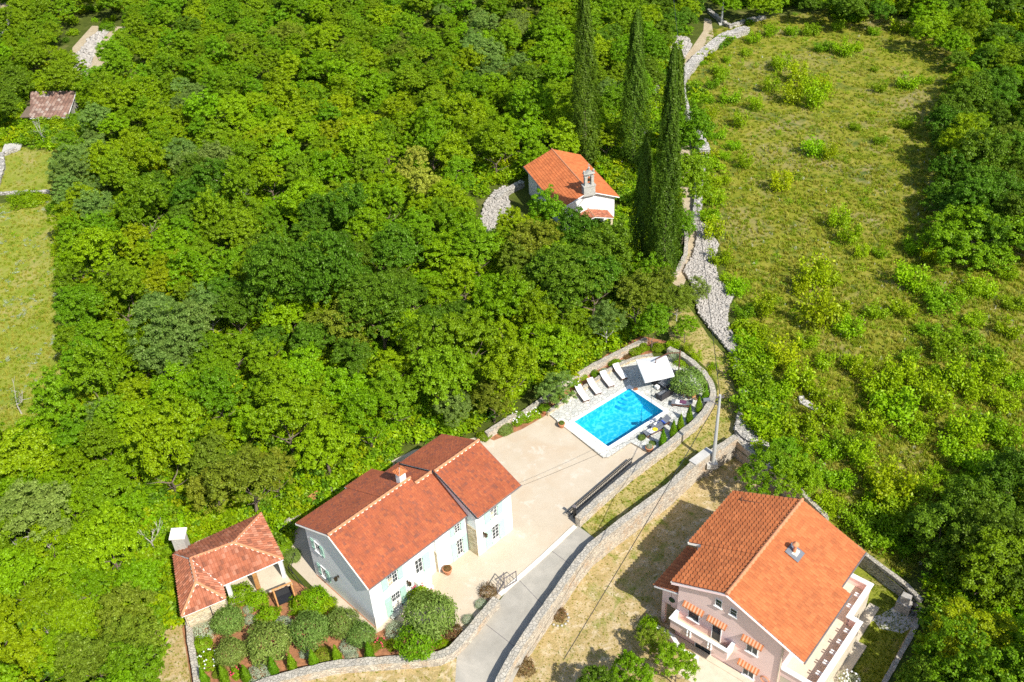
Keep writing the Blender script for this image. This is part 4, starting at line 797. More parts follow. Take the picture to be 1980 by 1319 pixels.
# ================================================================== FOREST
HARD = [gl([(915, 395), (985, 355), (1012, 345), (1035, 400), (1000, 432), (930, 465)]), gl([(328, 1055), (345, 1025), (400, 1035), (505, 985), (565, 1085), (440, 1175), (345, 1215)]), court, gl(ROAD), gl(PATH), gl(UP), [tuple(p) for p in yardpoly], [tuple(p) for p in deck], gl(LEFTM), gl([(-60, 290), (40, 285), (110, 290), (100, 372), (-60, 378)]),
        gl([(140, 92), (178, 50), (245, 52), (240, 85), (205, 125), (180, 152), (138, 150)]), gl([(1322, 527), (1345, 478), (1336, 430), (1389, 476), (1419, 575), (1436, 700), (1424, 708), (1351, 611)])]
def near_poly(x, y, poly, r):
    if inpoly(x, y, poly): return True
    for i in range(len(poly)):
        ax, ay = poly[i-1][:2]; bx_, by_ = poly[i][:2]; dx, dy = bx_-ax, by_-ay; L = dx*dx+dy*dy+1e-9; t = max(0, min(1, ((x-ax)*dx+(y-ay)*dy)/L))
        if (x-ax-dx*t)**2+(y-ay-dy*t)**2 < r*r: return True
    return False
FOREST = [(-90, -90), (1352, -90), (1340, 40), (1290, 62), (1262, 150), (1200, 250), (1120, 285), (1068, 272), (1010, 318), (998, 345), (960, 362), (920, 390), (912, 450), (985, 445), (1010, 425), (1050, 408), (1100, 440), (1160, 470), (1210, 490), (1262, 520), (1290, 545), (1310, 575), (1285, 612), (1230, 635), (1150, 682), (1100, 715), (1050, 745), (990, 785), (930, 812), (880, 832), (800, 850), (735, 880), (660, 915), (590, 955), (540, 985), (470, 985), (440, 960), (400, 930), (380, 930), (365, 990), (330, 985), (330, 1020), (318, 1060), (300, 1075), (318, 1100), (330, 1160), (320, 1190), (290, 1210), (290, 1270), (260, 1300), (230, 1400), (-90, 1400)]
FE = [[(-90, 390), (40, 385), (100, 375), (108, 480), (122, 600), (118, 740), (105, 795), (55, 850), (-90, 840)], [(28, 165), (160, 165), (165, 235), (130, 250), (20, 250)], [(-90, 270), (40, 275), (90, 285), (95, 370), (-90, 380)], [(145, 80), (190, 45), (240, 55), (222, 95), (190, 130), (140, 135)]]
RIGHT = [[(1835, 150), (1900, 90), (2080, 60), (2080, 470), (1930, 450), (1880, 430), (1840, 390), (1815, 310)], [(1800, 60), (1790, -90), (2080, -90), (2080, 70), (1880, 110)], [(1600, -90), (1680, -90), (1670, 30), (1620, 35)], [(1680, -90), (1800, -90), (1800, 25), (1700, 18)],
         [(1820, 1000), (1860, 925), (2080, 880), (2080, 1420), (1760, 1420), (1790, 1290), (1815, 1200), (1822, 1100)], [(1385, -90), (1600, -90), (1600, 5), (1385, 5)]]
SEEDS = [(250, 250, 'bright'), (600, 150, 'bright'), (450, 60, 'mid'), (300, 60, 'mid'), (760, 60, 'mid'), (850, 130, 'mid'), (960, 60, 'grey'), (1050, 60, 'bright'), (1020, 200, 'bright'), (1280, 20, 'dark'), (1200, 40, 'mid'),
         (345, 380, 'dark'), (600, 470, 'dark'), (520, 580, 'dark'), (640, 560, 'dark'), (760, 620, 'dark'), (700, 500, 'dark'), (1080, 520, 'dark'), (1160, 520, 'dark'), (1010, 560, 'mid'), (800, 350, 'gold'), (700, 260, 'yellow'), (500, 250, 'yellow'), (180, 270, 'grey'), (400, 290, 'grey'),
         (330, 640, 'grey'), (150, 800, 'grey'), (60, 1020, 'grey'), (60, 1250, 'bright'), (200, 1000, 'bright'), (100, 1130, 'bright'), (40, 930, 'bright'), (300, 880, 'yellow'), (360, 820, 'bright'), (480, 930, 'olive'), (240, 1120, 'olive'), (200, 1230, 'olive'), (60, 130, 'mid'), (15, 440, 'dark'), (20, 200, 'dark'),
         (600, 800, 'bright'), (700, 820, 'bright'), (500, 830, 'bright'), (850, 780, 'mid'), (900, 700, 'mid'), (1000, 700, 'bright'), (930, 780, 'mid'), (1060, 640, 'bright'), (1240, 580, 'olive'), (1200, 540, 'grey'), (900, 480, 'bright'), (800, 430, 'mid'), (900, 330, 'bright'), (950, 240, 'bright'), (1040, 440, 'olive'), (1000, 460, 'olive'),
         (200, 450, 'bright'), (280, 500, 'yellow'), (260, 700, 'bright'), (450, 700, 'mid'), (560, 350, 'bright'), (420, 450, 'mid'), (650, 380, 'bright'), (150, 600, 'mid'), (1880, 400, 'dark'), (1930, 300, 'dark'), (1950, 200, 'dark'), (1850, 200, 'dark'), (1900, 100, 'dark'), (1900, 1000, 'dark'), (1960, 950, 'dark'), (1850, 1150, 'dark'), (1950, 1200, 'olive'), (1850, 1350, 'dark'), (1950, 1350, 'mid'), (1640, 0, 'dark'), (1730, 0, 'dark'), (1830, 30, 'bright'), (1450, -20, 'bright')]
SP_ = np.array([s[:2] for s in SEEDS])
trees = []
def tryplace(zone, ex, tries, spacing, rmin, rmax):
    P = np.array(zone); x0, y0 = P.min(0); x1, y1 = P.max(0); grid = {}
    for _ in range(tries):
        # uniform in the world, thinned far away
        x, y = rng.uniform(x0, x1), rng.uniform(y0, y1)
        if not inpoly(x, y, zone) or any(inpoly(x, y, e) for e in ex): continue
        g = gp(x, y, 4.2); d = math.hypot(g[0], g[1]); sp = spacing*(1+max(0, d-130)/900)
        r = rng.uniform(rmin, rmax)
        key = (int(g[0]//6), int(g[1]//6)); bad = False
        for i in (-1, 0, 1):
            for j in (-1, 0, 1):
                for (qx, qy, qr) in grid.get((key[0]+i, key[1]+j), ()):
                    if (qx-g[0])**2+(qy-g[1])**2 < (sp*(r+qr)/(rmin+rmax))**2: bad = True
        if bad or any(near_poly(g[0], g[1], h, r*(.85 if x > 1150 and y < 560 else .62)) for h in HARD): continue
        grid.setdefault(key, []).append((g[0], g[1], r))
        w = np.hypot(SP_[:, 0]-x, SP_[:, 1]-y)*rng.uniform(.75, 1.3, len(SP_)); kind = SEEDS[int(np.argmin(w))][2]
        if kind != 'gold' and rng.uniform() < .3: kind = rng.choice(['bright', 'mid', 'yellow', 'grey', 'olive', 'dark'], p=[.46, .4, .04, .02, .03, .05])
        if kind == 'grey' and rng.uniform() < .3: kind = 'mid'
        if kind == 'yellow' and rng.uniform() < .45: kind = 'bright'
        if kind == 'gold' and np.hypot(x-800, y-345) > 34: kind = 'bright'
        trees.append((g[0], g[1], r, kind, x, y))
tryplace(FOREST, FE, 34000, 3.35, 1.9, 3.1)
for z in RIGHT: tryplace(z, (), 2500, 3.9, 2.2, 3.3)
tryplace([(-90, 400), (0, 380), (22, 420), (25, 480), (5, 500), (-90, 500)], (), 400, 3.5, 2.2, 2.8)
big = [(1100, 528, 4.5, 'dark'), (1170, 520, 3.1, 'dark'), (1030, 478, 2.9, 'olive'), (1250, 548, 2.5, 'mid'), (640, 555, 4.6, 'dark'), (545, 560, 4.2, 'dark'), (730, 600, 4.2, 'dark'), (75, 1010, 3.0, 'grey'), (330, 660, 3.4, 'grey'), (1895, 390, 5.2, 'dark'), (1950, 330, 4.4, 'dark'), (480, 930, 3.6, 'olive'), (1905, 1110, 3.8, 'dark'), (1945, 1040, 3.8, 'mid'), (1930, 1290, 4.2, 'mid')]
for x, y, r, k in big: g = gp(x, y, r*1.4); trees.append((g[0], g[1], r, k, x, y))
trees[:] = [t for t in trees if not (t[0] > 12 and near_poly(t[0], t[1], [p[:2] for p in yardpoly], t[2]*.95+.6))]
trees.sort(key=lambda t: t[0]**2+t[1]**2-(400 if t[2] > 3.4 else 0)*10)
LAB = {'bright': 'fresh green broadleaf tree', 'mid': 'mid green broadleaf tree', 'dark': 'dark green dense tree', 'yellow': 'yellow green broadleaf tree', 'grey': 'grey green tree with pale leaves', 'olive': 'olive brown tinted tree', 'gold': 'pale golden flowering tree'}
def zone(x, y):
    if x > 1380: return 'in the wood at the lower right edge' if y > 800 else ('in the wood on the right side of the field' if y > 100 else 'beyond the far end of the field')
    if y > 850: return 'in the lower left wood beside the pavilion' if x < 420 else 'just behind the villa'
    if x < 130 and y < 520: return 'round the old shed at the far left'
    if x < 130: return 'along the left meadow'
    if x > 1000 and y < 300: return 'behind the chapel'
    if x > 900 and 380 < y < 640: return 'in front of the chapel'
    if x > 850 and y > 600: return 'on the slope above the pool'
    return ('in the far wood' if y < 300 else 'in the middle of the wood') + (' left of centre' if x < 450 else ' near the centre' if x < 750 else ' right of centre')
print('trees', len(trees))
NI = 300
rest = {}
for i, (x, y, r, k, px, py) in enumerate(trees):
    s = r/3.; z = hz(x, y); th = rng.uniform(1.7, 3.1)*s+ (.8 if k in ('dark',) else 0)
    if px > 1380 and py > 40: th = rng.uniform(1.0, 1.6)*s
    if i < NI:
        o = empty('broadleaf_tree', (x, y, z), rng.uniform(0, 6.28), f'{LAB[k]} {zone(px, py)}', 'tree', f'{k} trees {zone(px, py)}')
        t = bpy.data.objects.new('trunk', random.choice(TRP if k in ('grey', 'gold') else TR)); COL.objects.link(t); t.parent = o; t.scale = (s, s, (th+.9*s)/4.6)
        c = bpy.data.objects.new('crown', (CR['oak'] if r > 3.7 and k in ('dark', 'mid') else CR[k])[rng.integers(2) if r > 3.7 and k in ('dark', 'mid') else rng.integers(len(CR[k]))]); COL.objects.link(c); c.parent = o; c.location = (0, 0, th-1.2*s-(1.3*s if r > 3.7 and px > 1380 else 0)); c.scale = (s*rng.uniform(.9, 1.12), s*rng.uniform(.9, 1.12), s*rng.uniform(.85, 1.35))
    else: rest.setdefault(k, []).append((x, y, z+th-1.2*s, s))
for k, v in rest.items():
    scatter('far_wood', [q[:3] for q in v], [q[3] for q in v], CR[k], f'far mass of {LAB[k].replace("tree", "trees")} in the upper wood', 'wood', .08)
# undergrowth below the trees
def world_pts(zone_, n, dz=0., ex=(), hard=True, hr=.4):
    out = []
    for x, y in pxsample(zone_, n, ex):
        g = gp(x, y, dz)
        if hard and any(near_poly(g[0], g[1], h, hr) for h in HARD): continue
        out.append((g[0], g[1], g[2]-dz))
    return out
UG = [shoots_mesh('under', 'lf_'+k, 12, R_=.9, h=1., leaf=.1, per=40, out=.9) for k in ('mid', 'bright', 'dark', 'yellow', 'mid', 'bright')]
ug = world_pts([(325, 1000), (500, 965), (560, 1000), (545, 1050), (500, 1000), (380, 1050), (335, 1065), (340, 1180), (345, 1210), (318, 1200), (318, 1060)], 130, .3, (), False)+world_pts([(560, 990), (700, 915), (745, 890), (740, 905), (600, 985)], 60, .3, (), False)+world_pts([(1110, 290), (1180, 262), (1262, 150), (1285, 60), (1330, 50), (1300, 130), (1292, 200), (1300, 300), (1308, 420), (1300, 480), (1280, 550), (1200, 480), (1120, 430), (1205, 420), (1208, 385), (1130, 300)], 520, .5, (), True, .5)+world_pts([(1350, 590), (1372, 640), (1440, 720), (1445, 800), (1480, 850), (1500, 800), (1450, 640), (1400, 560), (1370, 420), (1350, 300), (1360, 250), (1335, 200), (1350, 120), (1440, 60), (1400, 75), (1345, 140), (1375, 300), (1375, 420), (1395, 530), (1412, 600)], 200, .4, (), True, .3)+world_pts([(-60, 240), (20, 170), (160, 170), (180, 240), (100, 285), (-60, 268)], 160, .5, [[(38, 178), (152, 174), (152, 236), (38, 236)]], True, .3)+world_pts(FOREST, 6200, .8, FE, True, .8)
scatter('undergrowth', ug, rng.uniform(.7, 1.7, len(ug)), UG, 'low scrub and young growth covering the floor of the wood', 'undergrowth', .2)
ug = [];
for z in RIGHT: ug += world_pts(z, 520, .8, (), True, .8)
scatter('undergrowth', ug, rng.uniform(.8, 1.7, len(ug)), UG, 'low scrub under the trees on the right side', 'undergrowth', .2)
# ================================================================== CYPRESSES
def cyp(px, py, ptop, r, label, mat='lf_cypress', group=None, leaf=.11, n=15000):
    n = int(n*1.7); r *= .92
    g = gp(px, py); lo, hi = .5, 45.
    for _ in range(40):
        m_ = (lo+hi)/2
        if proj((g[0], g[1], g[2]+m_))[1] > ptop: lo = m_
        else: hi = m_
    o = empty('cypress_tree', tuple(g), rng.uniform(0, 6), label, 'cypress', group); h = lo
    f = bpy.data.objects.new('foliage', cypress_mesh(h, r, mat, n, leaf)); COL.objects.link(f); f.parent = o; f.location = (0, 0, .25)
    mb = MB(); mb.tube([(0, 0, -.4), (0, 0, h*.5)], [.22*r/1.2, .05], 7); mb.build('trunk', 'bark', o); return o
cyp(1131, 320, -25, 2.3, 'tallest dark cypress rising just behind the chapel roof', n=20000)
cyp(1224, 322, 22, 2.25, 'dark cypress in shade between its two tall neighbours', n=19000)
cyp(1279, 566, 92, 1.85, 'tall dark cypress beside the rubble bank and lane', n=22000)
cyp(1303, 300, 98, 1.7, 'cypress at the upper lane half hidden by the one in front', n=12000)
cyp(1240, 530, 272, 1.75, 'shorter bushy cypress right of the chapel', n=14000)
# evergreen tree by the cypresses, and others named one by one
def lone(px, py, r, kind, label, hs=1., name='broadleaf_tree', cat='tree', palet=False, group=None, zc=None, yard=False):
    s = r/3.; g = gp(px, py, (zc if zc is not None else r*1.05), yard); z = 0. if yard else hz(g[0], g[1]); o = empty(name, (g[0], g[1], z), rng.uniform(0, 6), label, cat, group)
    th = max(.2, (zc if zc is not None else r*1.05)-r*.6)
    t = bpy.data.objects.new('trunk', TRP[0] if palet else TR[0]); COL.objects.link(t); t.parent = o; t.scale = (s*.8, s*.8, (th+1.2*s)/4.6)
    c = bpy.data.objects.new('crown', CR[kind][rng.integers(len(CR[kind]))]); COL.objects.link(c); c.parent = o; c.location = (0, 0, th-s*.6); c.scale = (s, s, s*hs); return o
lone(1328, 312, 3.5, 'cedar', 'olive green evergreen tree right of the tall cypress', 1.3); lone(1330, 392, 3.3, 'cedar', 'rounded olive green evergreen above the lane bend', 1.2)
lone(1318, 450, 2.0, 'cedar', 'small olive green evergreen just above the plastered lane wall'); lone(1272, 512, 2.3, 'grey', 'grey green tree at the foot of the tall cypress'); lone(1222, 520, 2.2, 'bright', 'bright green tree at the foot of the shorter cypress'); lone(1325, 640, 1.5, 'bright', 'bright green bushy tree beside the lane above the pool'); lone(1310, 590, 2., 'olive', 'loose olive tinted tree by the lower end of the rubble bank', 1., palet=True)
lone(1350, 565, 1.4, 'grey', 'thin grey green tree leaning over the rubble bank', 1., palet=True); lone(1182, 190, 2.3, 'bright', 'lime green tree between the two tallest cypresses')
lone(1075, 760, 1.9, 'grey', 'grey green round tree above the left end of the loungers'); lone(880, 800, 1.9, 'grey', 'grey green tree above the villa terrace')
lone(1475, 925, 2.3, 'mid', 'green tree behind the yard side wall', yard=False); lone(1540, 935, 2., 'bright', 'green tree touching the back of the pink house'); lone(1520, 900, 1.9, 'mid', 'dark bushy tree above the pink house back wall')
lone(1308, 1290, 1.6, 'mid', 'green tree at the bottom edge before the pink house', yard=True, zc=2.2); lone(1222, 1312, 1.6, 'bright', 'leafy green tree at the bottom edge left of the paving', yard=True, zc=2.2)
lone(1160, 1335, 1.9, 'dark', 'dark green tree cut off by the bottom edge', yard=True, zc=2.4); lone(1265, 1245, 1.2, 'olive', 'small olive green tree with brownish leaves in the yard', yard=True, zc=1.6)
# thin bare saplings
def bare(px, py, label, h=2.6):
    g = gp(px, py); mb = MB(); o = empty('bare_tree', tuple(g), rng.uniform(0, 6), label, 'tree')
    def br(p, d, L, r, dep):
        q = (p[0]+d[0]*L, p[1]+d[1]*L, p[2]+d[2]*L); mb.tube([p, q], [r, r*.6], 5)
        if dep:
            for _ in range(3): br(q, np.array(d)*.7+rng.normal(0, .55, 3)+np.array([0, 0, .25]), L*.62, r*.6, dep-1)
    br((0, 0, -.1), (0.1, 0, 1), h*.42, .09, 3); mb.build('branches', 'palebark', o)
    f = bpy.data.objects.new('foliage', shoots_mesh('foliage', 'lf_grey', 9, R_=1.3, h=.6, leaf=.08, per=16, out=.9)); COL.objects.link(f); f.parent = o; f.location = (0, 0, h*.6)
bare(42, 800, 'small half bare pale tree standing alone in the left meadow', 3.); bare(300, 1062, 'bare forked pale trunk beside the pavilion chimney', 2.4); bare(85, 275, 'pale half bare tree below the old shed', 3.2)
bare(115, 1255, 'pale leaning dead trunk in the lower left wood', 2.4); bare(48, 1085, 'pale forked trunk under the grey tree at the left edge', 2.4)
# ================================================================== OLD SHED (far left)
so_ = gp(92, 228); sh_ = empty('old_shed', (so_[0], so_[1], 0), R(3), 'old shed with faded pink and grey ridged tile roof among the far left trees', 'shed')
def shp(px, py, z): p = at(px, py, z); return (p[0]-so_[0], p[1]-so_[1], z)
a_, b_, c_, d_ = shp(55, 229, 3.), shp(127, 229, 3.), shp(148, 178, 4.4), shp(62, 178, 4.4)
tiled(sh_, planar([a_, b_, c_, d_]), 'tileold', pitch=.55, course=.6, amp=.16, seed=41)
mb = MB(); wallseg(mb, (a_[0]+.5, a_[1]+.7), (b_[0]-.5, b_[1]+.7), -.3, 2.9); wallseg(mb, (a_[0]+.6, a_[1]+.9), (d_[0]+.5, d_[1]-.3), -.3, 3.2); wallseg(mb, (b_[0]-.5, b_[1]+.9), (c_[0]-.5, c_[1]-.3), -.3, 3.2); mb.build('wall', 'drystone', sh_)
e_ = shp(38, 226, 2.4); f_ = shp(56, 226, 2.4); g_ = shp(60, 205, 3.0); h_ = shp(54, 205, 3.0); mb = MB(); mb.slab(planar([e_, f_, g_, h_]), .12); mb.build('lean_to_roof', 'tileold' if False else 'bark', sh_)
q = gp(25, 288); o = empty('stone_hut', (q[0], q[1], 0), R(5), 'tiny grey roofed stone hut at the left beside the small clearing', 'hut'); mb = MB(); mb.box(-1.1, 1.1, -.7, .7, -.2, 1.3); mb.build('wall', 'drystone', o); mb = MB(); mb.slab([(-1.3, -.9, 1.35), (1.3, -.9, 1.35), (1.3, .9, 1.7), (-1.3, .9, 1.7)], .12); mb.build('roof', 'limestone', o)
# ================================================================== POLES AND WIRES
def pole(px, py, ptop, r, label, z0=0., mat='pole'):
    g = gp(px, py, z0); lo, hi = .5, 30.
    for _ in range(40):
        m_ = (lo+hi)/2
        if proj((g[0], g[1], g[2]+m_))[1] > ptop: lo = m_
        else: hi = m_
    o = empty('utility_pole', tuple(g), 0, label, 'pole'); mb = MB(); mb.tube([(0, 0, 0), (0, 0, lo)], [r*1.25, r*.75], 12); mb.build('post', mat, o)
    return o, g, lo
o, g, h = pole(1379, 893, 764, .145, 'pale concrete utility pole standing on the lane wall', .4)
mb = MB(); mb.box(-.6, .35, -.4, .4, -.5, .02); mb.build('pole_footing', 'concrete', o); mb = MB(); mb.tube([(-.1, 0, h-1.1), (-.85, .35, h-.75)], .05, 6); mb.build('lamp_arm', 'gutter', o)
mb = MB(); mb.box(-1.3, -.75, .2, .5, h-.82, h-.66); mb.build('lamp_head', 'greyfabric', o); mb = MB(); mb.box(-.35, .35, -.06, .06, h-.3, h-.2); mb.tube([(-.3, 0, h-.2), (-.3, 0, h)], .05, 6); mb.tube([(.3, 0, h-.2), (.3, 0, h)], .05, 6); mb.build('crossarm', 'gutter', o)
ptop = np.array([g[0], g[1], g[2]+h-.15])
o2, g2, h2 = pole(1395, 47, -40, .16, 'slim grey lamp pole where the upper lane meets the far stone walls')
mb = MB(); mb.box(-.5, .5, -.5, .5, -.2, .25); mb.build('pole_footing', 'concrete', o2)
def wire(a, b, label, sag=.3, r=.035):
    a, b = np.array(a), np.array(b); mb = MB(); mb.tube([tuple(a+(b-a)*t-np.array([0, 0, sag*4*t*(1-t)])) for t in np.linspace(0, 1, 24)], r, 5); return tag(mb.build('overhead_wire', 'black'), label, 'wire')
wire(ptop, at(1090, 1275, 5.), 'dark overhead wire running from the utility pole down over the yard', .25, .03)
wire(ptop, at(1296, -60, 9.), 'dark overhead wire following the lane uphill from the utility pole', .3, .03)
wire(ptop, at(1250, 1000, 4.8) if False else tuple(np.array([*(HO+E1*14.2+E2*-1.3), 5.6])), 'thin wire from the utility pole to the villa corner', .4, .012)
# ================================================================== GARDEN
BM = {k: [dome_mesh('foliage', m, n=n, leaf=l, rag=.14, lump=lu) for _ in range(2)] for k, m, n, l, lu in (('garden', 'lf_garden', 3600, .07, .06), ('silver', 'lf_silver', 2200, .07, .08), ('mid', 'lf_mid', 2400, .085, .13), ('bright', 'lf_bright', 2400, .085, .13), ('yellow', 'lf_yellow', 1800, .085, .13), ('red', 'lf_red', 1600, .08, .14), ('blossom', 'lf_blossom', 1500, .07, .1), ('olive', 'lf_olive', 2600, .075, .1))}
def bush(px, py, rpx, kind, label, name='shrub', cat='shrub', flat=1., trunk=0, group=None, flowers=None, yard=False, dz=0):
    d = proj(gp(px, py, .5, yard))[2]; r = rpx*1.1*d/F_; g = gp(px, py, r*.5*flat+trunk+dz, yard); z = (0. if yard else hz(g[0], g[1]))+dz
    o = empty(name, (g[0], g[1], z), rng.uniform(0, 6), label, cat, group)
    f = bpy.data.objects.new('crown' if trunk else 'foliage', BM[kind][rng.integers(2)]); COL.objects.link(f); f.parent = o; f.scale = (r, r, r*flat); f.location = (0, 0, trunk)
    if trunk: mb = MB(); mb.tube([(0, 0, -.2), (.03, .02, trunk+r*.5)], [.11, .07], 7); mb.tube([(0, 0, trunk*.5), (.3*r, .1*r, trunk+r*.6)], [.06, .03], 6); mb.build('trunk', 'bark', o)
    if flowers:
        k, n = flowers; dd = sphdir(n, .1)*np.array([r, r, r*flat])*.98; dd[:, 2] += r*flat*.55+trunk; mb = MB()
        for p in dd: mb.lathe([(.02, -.02), (.07, 0), (.05, .05), (.01, .06)], tuple(p), 6)
        mb.build('blossom', k, o)['kind'] = 'stuff'
    return o
for px, py, r, w in ((441, 1200, 28, 'beside the low pavilion wall'), (446, 1259, 27, 'at the left end of the red soil bed'), (518, 1240, 39, 'largest in the middle of the bed'), (600, 1217, 35, 'between the swing seat and the bottom wall'), (662, 1202, 28, 'next to the villa side path'), (698, 1225, 24, 'nearest the corner of the villa')):
    bush(px, py, r, 'garden', 'clipped round olive tree '+w, 'olive_tree', 'olive tree', .85, .7, 'round olive trees in the garden')
bush(833, 1187, 45, 'garden', 'large round olive tree in front of the villa door', 'olive_tree', 'olive tree', .85, 1.); bush(807, 1240, 35, 'mid', 'dark green round tree above the bend of the garden wall', 'olive_tree', 'olive tree', .85, .8)
for a in ((464, 1150, 22, 'bright', 'bright leafy shrub beside the pavilion corner', 1.), (497, 1160, 18, 'bright', 'light green shrub left of the swing seat', 1.), (518, 1190, 20, 'bright', 'leafy green shrub in front of the swing seat', 1.), (582, 1170, 22, 'bright', 'bright green shrub right below the swing seat', .9), (610, 1160, 24, 'bright', 'wide bright shrub between swing seat and side path', .9), (632, 1172, 17, 'yellow', 'yellowish shrub by the villa side path', .9),
          (394, 1216, 23, 'silver', 'silvery shrub beneath the pavilion wall', .7), (503, 1303, 23, 'silver', 'silvery spreading shrub at the bottom wall', .6), (546, 1206, 16, 'silver', 'small grey green shrub between two olive trees', .8), (484, 1198, 11, 'silver', 'tiny lavender bush in red soil', .7), (480, 1178, 9, 'silver', 'small lavender tuft near the pavilion corner', .8), (680, 1270, 12, 'silver', 'pale lavender bush by the bottom wall', .7), (624, 1266, 17, 'olive', 'olive tinted low shrub between two pointed cypresses', .7),
          (392, 1246, 17, 'mid', 'round green shrub beside the garden side wall', .9), (675, 1250, 17, 'silver', 'grey green shrub beneath the last olive tree', .7), (720, 1250, 13, 'olive', 'sparse low shrub left of the yellow bush', .7), (765, 1219, 19, 'silver', 'feathery grey shrub by the villa steps', .8), (758, 1246, 11, 'yellow', 'small bright yellow bush in the red bed', 1.), (592, 1262, 12, 'silver', 'small grey bush in front of an olive tree', .7), (425, 1300, 13, 'olive', 'olive tinted tuft near the garden corner', .7),
          (877, 1222, 17, 'red', 'reddish green shrub at the wall bend', .9), (944, 1143, 15, 'red', 'reddish shrub at the end of the garden wall beside the open gate', 1.), (858, 1245, 12, 'bright', 'low green plant at the wall bend', .6), (545, 1060, 18, 'mid', 'dark low planting between pavilion and villa', .5), (565, 1075, 16, 'garden', 'green planting beside the villa back corner', .5), (555, 1045, 14, 'mid', 'shaded shrub behind the villa corner', .6)):
    bush(a[0], a[1], a[2], a[3], a[4], flat=a[5])
bush(816, 1153, 22, 'bright', 'bright green shrub with red blooms by the villa door', flowers=('flowerpink', 14)); bush(402, 1277, 20, 'bright', 'green shrub dotted with white flowers by the side wall', flowers=('flowerwhite', 22), flat=.8); bush(459, 1300, 12, 'bright', 'rose bush with pink blooms near the bottom wall', 'rose_bush', 'rose bush', flowers=('flowerpink', 16))
bush(735, 1245, 11, 'olive', 'small rose with pale blooms under the villa corner', 'rose_bush', 'rose bush', flowers=('flowerpink', 8)); bush(500, 1215, 10, 'mid', 'low green plant with pink blooms between olive trees', flowers=('flowerpink', 6), flat=.6)
for x, y, w in ((930, 1168, 'nearer the open gate'), (905, 1198, 'further down the wall')): bush(x, y, 11, 'silver', 'pale silver agave beside the garden wall '+w, 'agave', 'agave', .7)
# small pointed cypresses: smooth spindle
SPN = cypress_mesh(1., .2, 'lf_topiary', 5200, .026, prof=lambda z: np.minimum(1, (z+.08)*3.4)**.6*np.maximum(0, 1-z**1.7)**.8)
def spindle(px, py, hpx, label, group, dz=0.):
    g = gp(px, py, dz); d = proj(g)[2]; h = hpx*d/F_/.8; o = empty('pointed_cypress', tuple(g), rng.uniform(0, 6), label, 'cypress', group)
    f = bpy.data.objects.new('foliage', SPN); COL.objects.link(f); f.parent = o; f.scale = (h*.9, h*.9, h); mb = MB(); mb.tube([(0, 0, -.1), (0, 0, h*.4)], [.05, .02], 6); mb.build('trunk', 'bark', o)
names = ['first', 'second', 'third', 'fourth', 'fifth', 'sixth', 'seventh', 'eighth']
for i, (x, y) in enumerate(((400, 1326), (437, 1320), (480, 1319), (532, 1304), (568, 1297), (609, 1289), (654, 1281), (717, 1275))):
    spindle(x, y, 41, f'small pointed cypress along the bottom garden wall, {names[i]} from the left', 'pointed cypresses along the garden wall')
for i, (x, y, h) in enumerate(((1281, 864, 34), (1301, 846, 33), (1315, 833, 32), (1332, 818, 32), (1350, 797, 30), (1363, 774, 30), (1360, 765, 20))):
    if i < 6: spindle(x, y, h, f'small pointed cypress inside the curved pool wall, {names[i]} counting from the lounging chairs', 'pointed cypresses beside the pool', .2)
# ================================================================== POOL SIDE
PZ = DZ
def local(name, px, py, dz, rz, label, cat, group=None): g = gp(px, py, dz); return empty(name, (g[0], g[1], g[2]), rz, label, cat, group)
def lounger(px, py, rz, label, cush='fabric', group=None):
    g = at(px, py, PZ); o = empty('sun_lounger', tuple(g), rz, label, 'sun lounger', group); mb = MB()
    for y in (-.3, .3): mb.box(-.95, .95, y-.03, y+.03, .26, .33)
    for x in np.arange(-.9, .95, .2): mb.box(x, x+.1, -.27, .27, .28, .32)
    mb.build('frame', 'darkwood', o)
    for x in (-.8, .8):
        for y in (-.3, .3): mb = MB(); mb.box(x-.03, x+.03, y-.03, y+.03, 0, .26); mb.build('leg', 'darkwood', o)
    mb = MB(); P = [(.98, .36), (.2, .36), (-.3, .38), (-.65, .5), (-1.02, .74)]; V = []; 
    for x, z in P:
        for y in (-.33, .33): V += [(x, y, z), (x, y, z+.09)]
    fs = []
    for i in range(len(P)-1): a = 4*i; b = a+4; fs += [(a+1, a+3, b+3, b+1), (a, b, b+2, a+2), (a, a+1, b+1, b), (a+2, b+2, b+3, a+3)]
    fs += [(0, 2, 3, 1), (16, 17, 19, 18)]; mb.add(V, fs); mb.build('cushion', cush, o, bevel=.02); return o
_a, _b = at(1116.7, 753.3, PZ), at(1138, 781, PZ); LP = math.atan2(_b[1]-_a[1], _b[0]-_a[0])-.12
for i, (x, y) in enumerate(((1126, 768), (1149, 754.5), (1174, 740.5), (1199, 726))): lounger(x, y, LP+.12, 'white cushioned sun lounger behind the pool, '+['first from the courtyard end', 'second from the courtyard end', 'third from the courtyard end', 'next to the parasol shade'][i], group='white loungers behind the pool')
def daybed(px, py, rz, label, towel, tl):
    o = lounger(px, py, rz, label, 'greyfabric'); g = o.location
    t = MB(); t.box(-.05, .6, -.28, .28, .455, .475); t.build('pillow', 'fabric', o); mb = MB(); mb.lathe([(.24, 0), (.26, .03), (.2, .06)], (0, 0, 0), 16) if towel == 'towelyellow' else mb.box(-.35, .35, -.26, .26, 0, .03)
    q = mb.build('towel', towel, None); q.location = (g[0]+.15, g[1], g[2]+.48); q.rotation_euler = (0, 0, rz); tag(q, tl, 'towel')
daybed(1263, 838, pd+PI*.95, 'dark lounging chair between the pool and the first pointed cypress', 'towelyellow', 'round yellow cushion on the dark lounging chair')
daybed(1276, 825, pd+PI*.95, 'dark lounging chair with a blue towel by the pool edge', 'towelblue', 'blue towel hanging on the dark lounging chair')
daybed(1318, 785, pd+PI*.7, 'dark lounging chair beside the pot at the right of the deck', 'plum', 'plum coloured towel thrown over a lounging chair')
